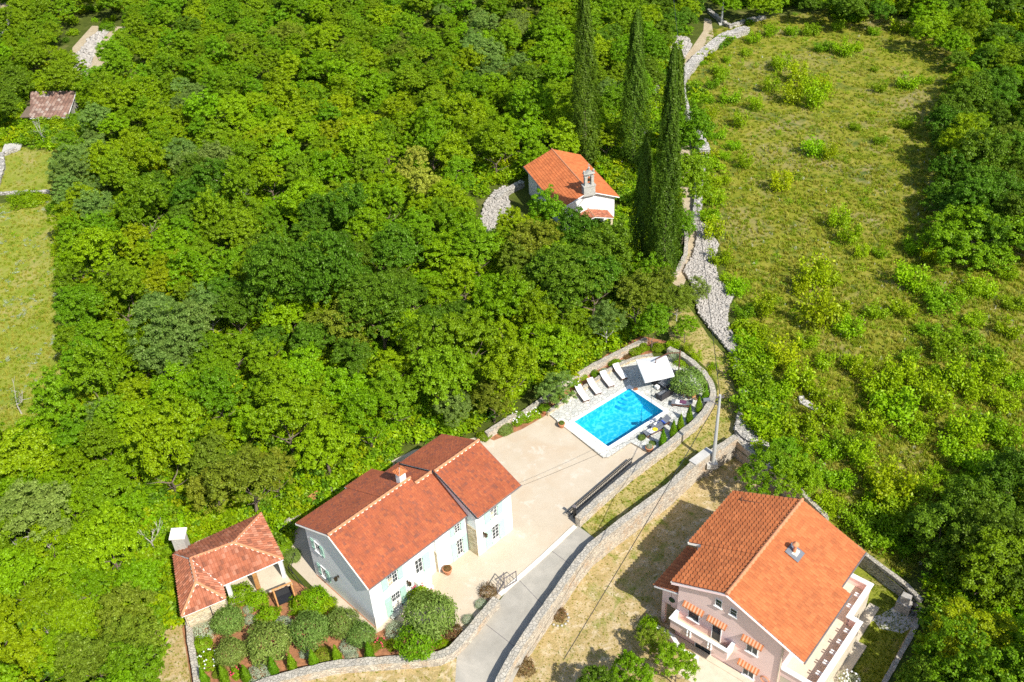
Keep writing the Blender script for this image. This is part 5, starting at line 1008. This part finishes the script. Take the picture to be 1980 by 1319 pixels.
def pot(px, py, r, label, plant=None, dz=.0, h=None, mat='terracotta'):
    o = local('terracotta_pot', px, py, dz, 0, label, 'pot'); h = h or r*1.7; mb = MB(); mb.lathe([(r*.6, 0), (r*.95, h*.55), (r*.95, h*.85), (r*1.12, h*.87), (r*1.12, h), (r*.92, h), (r*.88, h*.86), (.01, h*.84)], n=24); mb.build('pot_body', mat, o, smooth=True)
    mb = MB(); mb.lathe([(r*.88, h*.8), (r*.88, h*.87)], n=16); mb.build('soil', 'soil', o)
    if plant:
        k, s = plant; g = gp(px, py, dz); q = empty('potted_plant', (g[0], g[1], g[2]+h*.86), 0, {'garden': 'green plant', 'silver': 'spiky pale plant', 'mid': 'leafy plant', 'red': 'dry looking plant'}[k]+' growing in the '+label, 'plant'); f = bpy.data.objects.new('foliage', BM[k][0]); COL.objects.link(f); f.parent = q; f.scale = (s, s, s)
pot(1053, 799, .33, 'terracotta pot at the courtyard corner of the deck', ('mid', .5)); pot(1086, 826, .3, 'terracotta pot beside the left end of the pool', ('garden', .25)); pot(1255, 873, .34, 'terracotta pot by the courtyard wall', ('silver', .3)); pot(866, 1109, .36, 'terracotta pot against the villa front', ('red', .3), h=.6)
pot(1229, 754, .2, 'small red pot at the far corner of the pool', dz=.2, h=.14); pot(1240, 851, .2, 'small pot with a palm beside the pool end', ('garden', .35), dz=.0, h=.2)
g = at(1331, 764, PZ); o = empty('round_table', tuple(g), 0, 'small round wooden table beside the olive tree', 'table'); mb = MB(); mb.lathe([(.42, .68), (.42, .72)], n=24); mb.build('table_top', 'wood', o); mb = MB(); mb.tube([(0, 0, 0), (0, 0, .68)], .05); mb.lathe([(.25, 0), (.05, .06)], n=12); mb.build('pedestal', 'darkmetal', o)
def chair(px, py, rz, label, mat='wood', seat='greyfabric'):
    g = at(px, py, PZ); o = empty('garden_chair', tuple(g), rz, label, 'chair'); mb = MB(); mb.box(-.24, .24, -.24, .24, .42, .47); mb.build('seat', seat, o); mb = MB(); mb.box(-.26, -.22, -.24, .24, .48, .92); mb.build('backrest', mat, o)
    for x in (-.22, .22):
        for y in (-.22, .22): mb = MB(); mb.box(x-.02, x+.02, y-.02, y+.02, 0, .42); mb.build('leg', mat, o)
chair(1323, 766, .3, 'wooden chair left of the small round table'); chair(1338, 773, 2.2, 'wooden chair in front of the small round table')
# dark rattan dining set under the parasol
g = at(1288, 748, PZ); o = empty('rattan_table', tuple(g), pd, 'dark rattan table with glass top beside the parasol', 'table'); mb = MB(); mb.box(-.75, .75, -.45, .45, .64, .7); mb.build('table_top', 'greyfabric', o)
for x in (-.65, .65):
    for y in (-.36, .36): mb = MB(); mb.box(x-.05, x+.05, y-.05, y+.05, 0, .64); mb.build('leg', 'rattan', o)
def sofa(px, py, rz, w, label):
    g = at(px, py, PZ); o = empty('rattan_sofa', tuple(g), rz, label, 'sofa'); mb = MB(); mb.box(-w/2, w/2, -.4, .4, 0, .32); mb.build('base', 'rattan', o, bevel=.02); mb = MB(); mb.box(-w/2, w/2, .32, .44, .325, .78); mb.build('backrest', 'rattan', o, bevel=.02)
    for s in (-1, 1): mb = MB(); mb.box(s*w/2-.07, s*w/2+.07, -.4, .318, .325, .58); mb.build('armrest', 'rattan', o)
    mb = MB(); mb.box(-w/2+.1, w/2-.1, -.36, .3, .323, .42); mb.build('seat_cushion', 'greyfabric', o, bevel=.03)
sofa(1284, 766, pd+PI, 1.6, 'dark rattan sofa with its back to the pool'); sofa(1306, 753, pd+PI/2+PI, 1.3, 'dark rattan armchair seat against the olive tree side'); sofa(1272, 742, pd+PI/2, 1.1, 'dark rattan seat below the parasol edge')
g = at(1271, 752, PZ); o = empty('white_cube_table', tuple(g), pd, 'small white cushion stool beside the rattan sofa', 'stool'); mb = MB(); mb.box(-.22, .22, -.22, .22, .1, .42); mb.build('seat', 'fabric', o, bevel=.03); mb = MB(); mb.box(-.18, .18, -.18, .18, 0, .1); mb.build('base', 'rattan', o)
# cantilever parasol
ch_ = 2.55
q0, q1, q2, q3 = [at(x, y, PZ+ch_) for x, y in ((1229.5, 695.5), (1247, 738.5), (1304, 726), (1288, 687))]; cc = sum((q0, q1, q2, q3))/4
o = empty('cantilever_parasol', (cc[0], cc[1], PZ), 0, 'large square white cantilever parasol with a dark arm beside the pool', 'parasol')
mb = MB(); L = [tuple(p-np.array([cc[0], cc[1], PZ])) for p in (q0, q1, q2, q3)]; ap = (0, 0, ch_+.62)
for i in range(4):
    a, b = L[i], L[(i+1) % 4]; mb.slab([a, b, ap], .02); mb.add([a, b, (b[0], b[1], b[2]-.16), (a[0], a[1], a[2]-.16)], [(0, 1, 2, 3)])
mb.build('canopy', 'fabric', o); mb = MB()
for a in L: mb.tube([(a[0]*.97, a[1]*.97, a[2]-.03), (0, 0, ch_+.55)], .02, 5)
mb.build('rib', 'darkwood', o)
bp0 = at(1312, 722, PZ)-np.array([cc[0], cc[1], PZ]); mb = MB(); mb.tube([(bp0[0], bp0[1], 0), (bp0[0], bp0[1], 2.9)], .07, 8); mb.build('post', 'darkwood', o)
mb = MB(); mb.tube([(bp0[0], bp0[1], 2.6), (bp0[0]*.5, bp0[1]*.5, 3.45), (0, 0, 3.6), (0, 0, 3.15)], .06, 8); mb.build('arm', 'darkwood', o); mb = MB(); mb.box(bp0[0]-.45, bp0[0]+.45, bp0[1]-.45, bp0[1]+.45, 0, .1); mb.build('base', 'rattan', o)
bush(1333, 738, 30, 'garden', 'round olive tree beside the parasol inside the curved wall', 'olive_tree', 'olive tree', .8, .9, dz=.2)
g = gp(1303, 700, .3); o = empty('agave', tuple(g), 0, 'spiky green agave behind the parasol arm', 'agave'); mb = MB()
for i in range(26):
    a = i*2.4; t = .5+.5*(i/26); r = 1.1*(1.15-t*.6); z = .5+t*.8
    mb.add([(.06*math.cos(a+1.5), .06*math.sin(a+1.5), 0), (-.06*math.cos(a+1.5), -.06*math.sin(a+1.5), 0), (r*.55*math.cos(a)-.05*math.sin(a), r*.55*math.sin(a)+.05*math.cos(a), z*.75), (r*.55*math.cos(a)+.05*math.sin(a), r*.55*math.sin(a)-.05*math.cos(a), z*.75), (r*math.cos(a), r*math.sin(a), z*.95)], [(0, 1, 2, 3), (3, 2, 4)])
me_ = mb.build('leaves', 'lf_silver', o)
# flower bed and edging plants round the deck
for a in ((1006, 808, 17, 'bright', 'green shrub with white blooms left of the deck', .7, ('flowerwhite', 16)), (1028, 800, 14, 'bright', 'leafy shrub with white blooms beside the terrace wall', .7, ('flowerwhite', 10)), (975, 829, 15, 'garden', 'low round grey green bush at the courtyard edge', .6, None), (935, 843, 12, 'mid', 'dark green bush at the back corner of the villa', .8, None), (1076, 765, 11, 'bright', 'green shrub above the first lounger', .8, ('flowerwhite', 5)), (1110, 742, 10, 'bright', 'green shrub above the second lounger', .8, ('flowerwhite', 4)),
          (1128, 729, 8, 'yellow', 'small yellow shrub in the bed above the loungers', .8, None), (1151, 723, 9, 'mid', 'round green shrub in the bed above the third lounger', .8, None), (1170, 717, 8, 'silver', 'grey cushion plant in the bed behind the loungers', .6, None), (1189, 703, 11, 'mid', 'green shrub near the parasol in the flower bed', .8, None), (1205, 700, 6, 'silver', 'tiny grey plant left of the parasol', .8, None), (1228, 680, 12, 'mid', 'green shrub above the parasol corner', .8, None), (1244, 672, 11, 'bright', 'light green shrub behind the parasol', .8, None), (1272, 672, 12, 'mid', 'shaded shrub between parasol and wall end', .8, None),
          (1318, 700, 14, 'bright', 'bright green bush between wall and olive tree', .7, None), (1332, 706, 11, 'mid', 'green bush along the inside of the curved wall', .7, None), (1045, 790, 10, 'mid', 'small plant behind the corner pot', .9, None), (1213, 690, 7, 'red', 'reddish succulent in the flower bed', .6, None), (1262, 858, 7, 'garden', 'small feathery bush at the end of the pool', .9, None), (1232, 692, 7, 'red', 'orange tinted plant at the parasol corner', .6, None),
          (1320, 760, 7, 'silver', 'low grey plant beside the round table', .6, None), (1345, 770, 8, 'red', 'brownish plant under the curved wall', .6, None)):
    bush(a[0], a[1], a[2], a[3], a[4], flat=a[5], flowers=a[6])
# ================================================================== SWING SEAT
g = gp(546, 1150); o = empty('swing_frame', tuple(g), R(-60), 'wooden A frame swing beside the pavilion', 'swing'); mb = MB()
gx = lambda px, py, z: tuple(gp(px, py)+np.array([0, 0, z])-g)
o.rotation_euler = (0, 0, 0)
A_ = gp(524, 1145)+np.array([0, 0, 2.0]); B_ = gp(565, 1128)+np.array([0, 0, 2.0])
pa = at(528, 1141, 2.); pb_ = at(562, 1127, 2.); pa = pa-g; pb_ = pb_-g
mb.tube([tuple(pa-(pb_-pa)*.08), tuple(pb_+(pb_-pa)*.08)], .08, 6); mb.build('top_beam', 'wood', o)
dirn = (pb_-pa)/np.linalg.norm(pb_-pa); nn = np.array([-dirn[1], dirn[0], 0])
for p in (pa, pb_):
    for s in (-1, 1): mb = MB(); mb.tube([tuple(p), (p[0]+nn[0]*s*.85, p[1]+nn[1]*s*.85, 0.)], .07, 6); mb.build('leg', 'wood', o)
mid_ = (pa+pb_)/2; mb = MB()
a_ = math.atan2(dirn[1], dirn[0]); cs, sn = math.cos(a_), math.sin(a_)
def rr(x, y, z): return (mid_[0]+x*cs-y*sn, mid_[1]+x*sn+y*cs, z)
mb = MB(); mb.prism([rr(-.7, -.4, 0)[:2], rr(.7, -.4, 0)[:2], rr(.7, .4, 0)[:2], rr(-.7, .4, 0)[:2]], .45, .55); mb.slab([rr(-.7, .4, .5), rr(.7, .4, .5), rr(.7, .6, 1.0), rr(-.7, .6, 1.0)], .05); sw_ = mb.build('swing_seat', 'black', o)
mb = MB()
for x in (-.65, .65):
    for y in (-.35, .4): mb.tube([rr(x, y, .55), rr(x, 0, 1.95)], .015, 5)
mb.build('chain', 'darkmetal', sw_)
# ================================================================== GATES
ga, gb = gp(1100, 1001), gp(1222, 896); d = gb-ga; L_ = np.linalg.norm(d[:2]); o = empty('sliding_gate', tuple(ga), math.atan2(d[1], d[0]), 'long black sliding gate drawn back along the courtyard wall', 'gate')
mb = MB(); mb.box(0, L_, -.03, .03, .62, .7); mb.box(0, L_, -.03, .03, .1, .2); mb.build('rail', 'black', o); mb = MB()
for x in np.arange(0, L_, .22): mb.box(x, x+.025, -.015, .015, .2, .62)
mb.build('bars', 'black', o)
mb = MB(); mb.box(-.05, L_, .25, .29, .4, .46); mb.box(-.09, -.053, -.03, .29, .4, .46); mb.build('guide_rail', 'black', o)
for i, (x, y, r_, w) in enumerate(((962, 1150, 62, 'left leaf nearest the garden wall'), (975, 1140, 35, 'right leaf by the kerb'))):
    o = local('open_gate_leaf', x, y, 0, R(r_), 'dark metal gate leaf standing open at the courtyard entrance, '+w, 'gate', 'open gate leaves'); mb = MB()
    for a in ((0, .06, 0, 1.3), (1.2, 1.26, 0, 1.3), (0, 1.26, 1.24, 1.3), (0, 1.26, .1, .16)): mb.box(a[0], a[1], -.03, .03, a[2], a[3])
    mb.build('frame', 'gutter', o); mb = MB()
    for xx in (.3, .6, .9): mb.box(xx, xx+.03, -.015, .015, .16, 1.24)
    mb.build('bars', 'gutter', o)
g = gp(1111, 1001); o = empty('gate_post', tuple(g), HD, 'narrow black gate post at the end of the courtyard wall', 'gate post'); mb = MB(); mb.box(-.1, .1, -.1, .1, 0, 1.35); mb.build('post', 'black', o); mb = MB(); mb.box(-.14, .14, -.14, .14, 1.353, 1.4); mb.build('post_cap', 'gutter', o)
# meter box on lane wall, chimney boxes
g = gp(1357, 884, 1.0); o = empty('wall_slab', tuple(g), R(40), 'flat pale slab capping the lane wall beside the utility pole', 'slab'); mb = MB(); mb.box(-1.3, 1.1, -.4, .4, .12, .24); mb.build('slab', 'concrete', o)
# handrails along the side path by the pavilion
g = gp(590, 1075)
for i, (a, b) in enumerate((((560, 1108), (598, 1155)), ((573, 1082), (566, 1110)))):
    p, q = gp(*a), gp(*b); mb = MB(); mb.tube([(p[0], p[1], 0), (p[0], p[1], .85), (q[0], q[1], .85), (q[0], q[1], 0)], .03, 6); tag(mb.build('handrail', 'black'), ['long', 'short'][i]+' black handrail between the pavilion terrace and the villa side path', 'handrail')
g = gp(605, 1150); mb = MB(); mb.tube([(g[0]+.35*math.cos(t), g[1], .4+.35*math.sin(t)) for t in np.linspace(0, 2*PI, 16)], .03, 5); mb.tube([(g[0]+.6+.25*math.cos(t), g[1]+.2, .3+.25*math.sin(t)) for t in np.linspace(0, 2*PI, 16)], .025, 5); tag(mb.build('iron_ornament', 'black'), 'curled black iron ornament beside the villa side path', 'ornament')
mb = MB(); g = gp(618, 968); mb.box(-.9, .9, -.4, .4, 0, .9); x_ = mb.build('wooden_chest', 'wood', None, bevel=.02); x_.location = g; x_.rotation_euler = (0, 0, HD); tag(x_, 'pale wooden chest behind the rear wall of the villa', 'chest')
# ================================================================== PINK HOUSE YARD
g = at(1760, 1150, 0); o = empty('blue_slide', tuple(g), R(-45), 'small bright blue plastic trough by the far wall of the lawn', 'trough'); mb = MB(); mb.box(-.6, .6, -.25, .25, .9, 1.0); mb.box(-.6, .6, -.25, -.2, 1.003, 1.2); mb.box(-.6, .6, .2, .25, 1.003, 1.2); mb.build('tray', 'bluepaint', o, bevel=.02)
for x in (-.5, .5): mb = MB(); mb.box(x-.03, x+.03, -.2, .2, 0, .9); mb.build('leg', 'darkmetal', o)
g = at(1768, 1185, 0); o = empty('kettle_barbecue', tuple(g), 0, 'black kettle barbecue at the corner of the concrete yard paving', 'barbecue'); mb = MB(); mb.lathe([(.05, .55), (.3, .65), (.36, .85), (.3, 1.05), (.08, 1.18)], n=16); mb.build('kettle', 'black', o, smooth=True)
for k in range(3): mb = MB(); mb.tube([(.15*math.cos(k*2.1), .15*math.sin(k*2.1), .65), (.38*math.cos(k*2.1), .38*math.sin(k*2.1), 0)], .025, 5); mb.build('leg', 'darkmetal', o)
g = at(1745, 1180, 0); o = empty('outdoor_fireplace', tuple(g), R(-40), 'grey stone garden fireplace casting a shadow on the paving', 'fireplace'); mb = MB(); mb.box(-.55, .55, -.35, .35, 0, 1.0); mb.build('hearth', 'greystone', o); mb = MB(); mb.box(-.35, .35, -.2, .3, 1.003, 1.7); mb.build('hood', 'greystone', o)
bush(1081, 1188, 14, 'red', 'reddish potted looking shrub ringed by stones beside the lane wall', 'shrub', 'shrub', .9, yard=True)
g = at(1081, 1196, 0); o = empty('stone_ring', tuple(g), 0, 'ring of small pale stones round the reddish shrub', 'stone ring')
for k in range(14): a = k*2*PI/14; mb = MB(); mb.lathe([(.09, 0), (.11, .08), (.05, .13)], (.75*math.cos(a), .75*math.sin(a), 0), 7); mb.build('stone', 'limestone', o)
bush(1255, 1212, 17, 'bright', 'bright green bush beside the pink porch', flat=1.4, yard=True); bush(1015, 1290, 18, 'red', 'reddish green shrub at the foot of the lane wall', yard=True); bush(1640, 1318, 20, 'blossom', 'white flowering shrub below the terrace of the pink house', yard=True, flowers=('flowerwhite', 30))
mb = MB(); P = [at(x, y, .45) for x, y in ((1270, 1213), (1300, 1232), (1316, 1258), (1350, 1275))]
for a, b in zip(P[:-1], P[1:]): wallseg(mb, a, b, 0, .55, .22)
o = mb.build('low_garden_wall', 'pinkwall'); tag(o, 'low pink wall with white top curving before the porch', 'wall')
mb = MB()
for i, (a, b) in enumerate(zip(P[:-1], P[1:])): wallseg(mb, a, b, .553+i*.002, .62+i*.002, .3)
mb.build('coping', 'white', o)
for a in ((75, 245, 22, 'mid', 'leafy bush hiding the front wall of the old shed', .9), (112, 243, 20, 'bright', 'bright bush at the right foot of the old shed', .9), (140, 236, 18, 'mid', 'dark bush at the shed corner', 1.), (225, 105, 20, 'mid', 'bush on the right edge of the rocky clearing', .8), 
          (205, 52, 14, 'mid', 'bush above the rocky clearing', .8), (50, 385, 25, 'bright', 'wide green bush between the two small meadows', .6), (75, 385, 18, 'yellow', 'yellow green bush between the two small meadows', .6), (110, 400, 18, 'mid', 'bush at the top right corner of the left meadow', .9), (120, 480, 18, 'bright', 'bush pushing into the left meadow', .9), (132, 590, 20, 'olive', 'olive tinted bush on the edge of the left meadow', .8), (125, 660, 17, 'bright', 'bright bush on the edge of the left meadow', .8), (118, 745, 20, 'mid', 'dark bush on the edge of the left meadow', .8), (95, 810, 22, 'bright', 'bright bush at the lower corner of the left meadow', .8), (40, 860, 24, 'bright', 'bush at the foot of the left meadow', .8), (5, 850, 22, 'yellow', 'yellow green bush at the left edge below the meadow', .8)):
    bush(a[0], a[1], a[2], a[3], a[4], flat=a[5])
f_ = world_pts(LEFTM, 500, 0, (), False); scatter('meadow_weeds', f_, rng.uniform(.3, 1.1, len(f_)), [shoots_mesh('weed', m, 7, R_=.5, h=.3, leaf=.05, per=20, out=.9) for m in ('lf_grass', 'lf_bright', 'lf_silver')], 'low weeds in the left meadow', 'weeds', .2)
# ================================================================== FIELD SHRUBS
FS = [(1510, 130, 1.7, 'y'), (1540, 152, 1.9, 'y'), (1490, 170, 1.6, 'y'), (1530, 192, 1.8, 'y'), (1575, 200, 1.8, 'y'), (1590, 170, 1.4, 'y'), (1460, 205, 1.4, 'y'), (1412, 190, 1.7, 'b'), (1395, 150, 1.7, 'b'), (1430, 238, 1.6, 'y'), (1406, 112, 1.1, 'b'), (1590, 92, 1.3, 'm'), (1632, 98, 1.8, 'b'), (1655, 92, 1.3, 'b'), (1692, 130, .8, 'm'), (1700, 168, 1.3, 'm'), (1755, 162, 1.5, 'b'), (1790, 155, 1.2, 'm'), (1752, 238, 1.5, 'm'), (1700, 268, 1.2, 'm'), (1652, 243, .8, 'm'),
      (1575, 290, 1.7, 'b'), (1602, 300, 1.2, 'y'), (1440, 318, 1.5, 'y'), (1510, 362, 1.8, 'y'), (1640, 462, 1.8, 'y'), (1622, 432, 1.6, 'y'), (1665, 490, 1.3, 'y'), (1702, 488, 1.2, 'b'), (1765, 480, 1.5, 'b'), (1800, 500, 1.5, 'y'), (1570, 548, 2.1, 'y'), (1605, 540, 1.5, 'b'), (1545, 560, 1.3, 'y'), (1762, 548, 1.9, 'b'), (1792, 562, 1.6, 'm'), (1820, 592, 1.9, 'm'), (1742, 602, 1.5, 'b'), (1862, 572, 1.6, 'b'), (1902, 560, 1.8, 'b'), (1945, 530, 1.6, 'b'), (1620, 602, 1.5, 'b'), (1580, 622, 2.1, 'y'), (1642, 640, 1.6, 'b'), (1560, 662, 1.5, 'b'), (1692, 602, 1.4, 'm'), (1862, 652, 1.8, 'm'), (1832, 682, 1.7, 'm'), (1792, 640, 1.5, 'm'), (1902, 692, 1.8, 'm'), (1642, 702, 1.5, 'b'), (1662, 722, 1.2, 'y'), (1592, 702, 1.5, 'b'),
      (1512, 702, 1.8, 'y'), (1542, 742, 1.7, 'y'), (1502, 762, 1.7, 'b'), (1472, 702, 1.6, 'b'), (1462, 642, 1.8, 'b'), (1435, 602, 1.5, 'm'), (1422, 562, 1.4, 'b'), (1502, 822, 1.9, 'm'), (1482, 862, 1.7, 'b'), (1542, 832, 1.7, 'b'), (1552, 872, 1.6, 'y'), (1602, 802, 1.8, 'b'), (1700, 762, 2.3, 'b'), (1722, 800, 2.2, 'b'), (1682, 822, 1.6, 'b'), (1732, 732, 1.7, 'y'), (1782, 742, 1.6, 'b'), (1802, 782, 1.8, 'y'), (1852, 742, 2., 'y'), (1882, 762, 1.7, 'b'), (1912, 732, 1.6, 'y'), (1942, 782, 1.8, 'b'), (1962, 742, 1.6, 'b'), (1782, 822, 1.6, 'b'), (1762, 842, 1.4, 'b'), (1862, 852, 1.8, 'y'), (1842, 882, 1.7, 'b'), (1902, 832, 1.5, 'm'), (1642, 862, 1.6, 'm'), (1602, 872, 1.5, 'b'), (1662, 892, 1.5, 'y'), (1562, 922, 1.6, 'm'), (1622, 932, 1.6, 'b'), (1692, 932, 1.6, 'y'), (1722, 962, 1.8, 'y'), (1602, 982, 1.5, 'b'), (1652, 1002, 1.6, 'm'), (1702, 1042, 1.7, 'm'), (1742, 1052, 1.6, 'm'), (1752, 1000, 1.8, 'm'), (1790, 1020, 1.7, 'b'), (1780, 950, 1.4, 'y'), (1690, 985, 1.5, 'b'), (1810, 920, 1.3, 'b'),
      (1445, 700, 1.6, 'm'), (1452, 740, 1.8, 'm'), (1462, 790, 1.9, 'm'), (1475, 825, 1.7, 'b'), (1440, 660, 1.3, 'b'), (1408, 540, 1.2, 'b'), (1392, 500, 1.3, 'b'), (1380, 455, 1.4, 'y'), (1372, 420, 1.4, 'b'), (1389, 390, 1.0, 'y'), (1396, 350, 1.0, 'b'), (1402, 300, 1.1, 'b'), (1386, 260, 1.2, 'b'), (1374, 225, 1.2, 'y'), (1369, 190, 1.2, 'b'), (1376, 160, 1.2, 'm'), (1394, 135, 1.3, 'm'), (1444, 100, 1.2, 'b'), (1455, 75, 1.7, 'b'), (1490, 62, 1.7, 'b'), (1530, 60, 1.6, 'b'), (1570, 60, 1.5, 'm'), (1450, 40, 1.1, 'm'), (1690, 60, 1.4, 'b'), (1740, 55, 1.6, 'b'), (1790, 60, 1.6, 'm'), (1620, 50, 1.5, 'm'), (1500, 120, 1.3, 'b'), (1560, 175, 1.5, 'y'), (1418, 280, 1.1, 'b'), (1475, 600, 1.4, 'y'), (1880, 620, 1.5, 'b'), (1950, 640, 1.5, 'b'), (1940, 850, 1.5, 'b'), (1890, 900, 1.4, 'm'), (1580, 760, 1.2, 'b'), (1760, 690, 1.5, 'm'), (1820, 730, 1.4, 'b'), (1960, 590, 1.5, 'm'), (1930, 900, 1.7, 'm'), (1300, 665, 1., 'b'), (1345, 690, .7, 'y'), (1330, 672, .8, 'y'), (1365, 722, .7, 'y'), (1380, 705, .6, 'b')]
FL = {'y': ('yellow', 'yellow green upright leafy shrub'), 'b': ('bright', 'fresh green leafy shrub'), 'm': ('mid', 'darker green bushy shrub')}
def fzn(x, y):
    if x < 1400 and y > 640: return 'on the grassy side of the lane'
    if x < 1400: return 'along the dry wall of the upper lane'
    if x < 1480 and 400 < y < 900: return 'beside the rubble bank'
    if y < 110: return 'along the far edge of the field'
    if y < 400: return 'in the upper field'
    if y < 620: return 'in the middle of the field'
    if y < 800: return 'in the thicket of the lower field'
    return 'in the scrub behind the pink house'
for x, y, r, k in FS:
    kk, lb = FL[k]; g = gp(x, y+8); o = empty('field_shrub', tuple(g), rng.uniform(0, 6), f'{lb} {fzn(x, y)}', 'shrub', f'{kk} green shrubs {fzn(x, y)}')
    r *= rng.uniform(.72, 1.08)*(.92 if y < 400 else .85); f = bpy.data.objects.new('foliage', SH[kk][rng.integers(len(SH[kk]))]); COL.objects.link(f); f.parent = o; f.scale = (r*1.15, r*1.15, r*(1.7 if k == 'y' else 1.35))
# ================================================================== GRASSES
TG = [tuft_mesh('lf_grass') for _ in range(3)]; TS = [tuft_mesh('lf_straw') for _ in range(3)]; TW = [tuft_mesh('lf_blossom', 10, .35, .03)]
LOWB = [shoots_mesh('weed', m, 7, R_=.5, h=.35, leaf=.05, per=22, out=.9) for m in ('lf_grass', 'lf_bright', 'lf_grass', 'lf_mid')]
yp = [(x, y) for x, y in [(1424, 848), (1461, 879), (1530, 930), (1600, 1000), (1673, 1060), (1753, 1122), (1783, 1153), (1782, 1185), (1741, 1262), (1700, 1400), (1300, 1400), (1300, 1000)]]
f_ = world_pts(FIELD, 24000, 0, [yp], False); scatter('field_grass', f_, rng.uniform(.7, 1.5, len(f_)), TG+TS, 'mixed green and straw coloured grass of the field', 'grass', .25)
f_ = world_pts(FIELD, 1500, 0, [yp], False); scatter('field_weeds', f_, rng.uniform(.5, 1.6, len(f_)), LOWB, 'low leafy weeds in patches over the field', 'weeds', .2)
f_ = world_pts(FIELD, 500, 0, [yp], False); scatter('wild_flowers', f_, rng.uniform(.5, 1.1, len(f_)), TW, 'whitish seed heads dotted over the field', 'wild flowers', .2)
f_ = world_pts(LEFTM, 5200, 0, (), False)+world_pts([(-60, 290), (40, 285), (110, 290), (100, 372), (-60, 378)], 500, 0, (), False); scatter('meadow_grass', f_, rng.uniform(.5, 1.1, len(f_)), TG+TS+TS, 'short light grass of the left meadow', 'grass', .25)
f_ = world_pts([(x, y) for x, y in PATH], 2600, 0, (), False)+world_pts([(380, 1345), (525, 1312), (645, 1290), (800, 1280), (872, 1268), (878, 1400), (360, 1400)], 500, 0, (), False)+world_pts([(290, 1200), (352, 1205), (366, 1300), (375, 1400), (230, 1400), (290, 1290)], 700, 0, (), False)
scatter('lane_grass', f_, rng.uniform(.15, .5, len(f_)), TG+TS+TS, 'dry tufts of grass on the lane and verges', 'grass', .3)
YD = [(1150, 1080), (1290, 960), (1424, 860), (1500, 920), (1440, 960), (1420, 960), (1300, 1110), (1280, 1200), (1330, 1400), (980, 1400), (1050, 1230)]
f_ = [tuple(at(x, y, 0)) for x, y in pxsample(YD, 2600)]; scatter('yard_grass', f_, rng.uniform(.12, .38, len(f_)), TG+TS+TS, 'thin dry grass of the yard left of the pink house', 'grass', .3)
f_ = [tuple(at(x, y, 0)) for x, y in pxsample([(1665, 1080), (1750, 1150), (1768, 1195), (1720, 1290), (1690, 1400), (1600, 1400), (1700, 1180)], 2400)]; scatter('lawn_grass', f_, rng.uniform(.2, .4, len(f_)), TG, 'short green grass of the lawn beside the pink house', 'grass', .3)
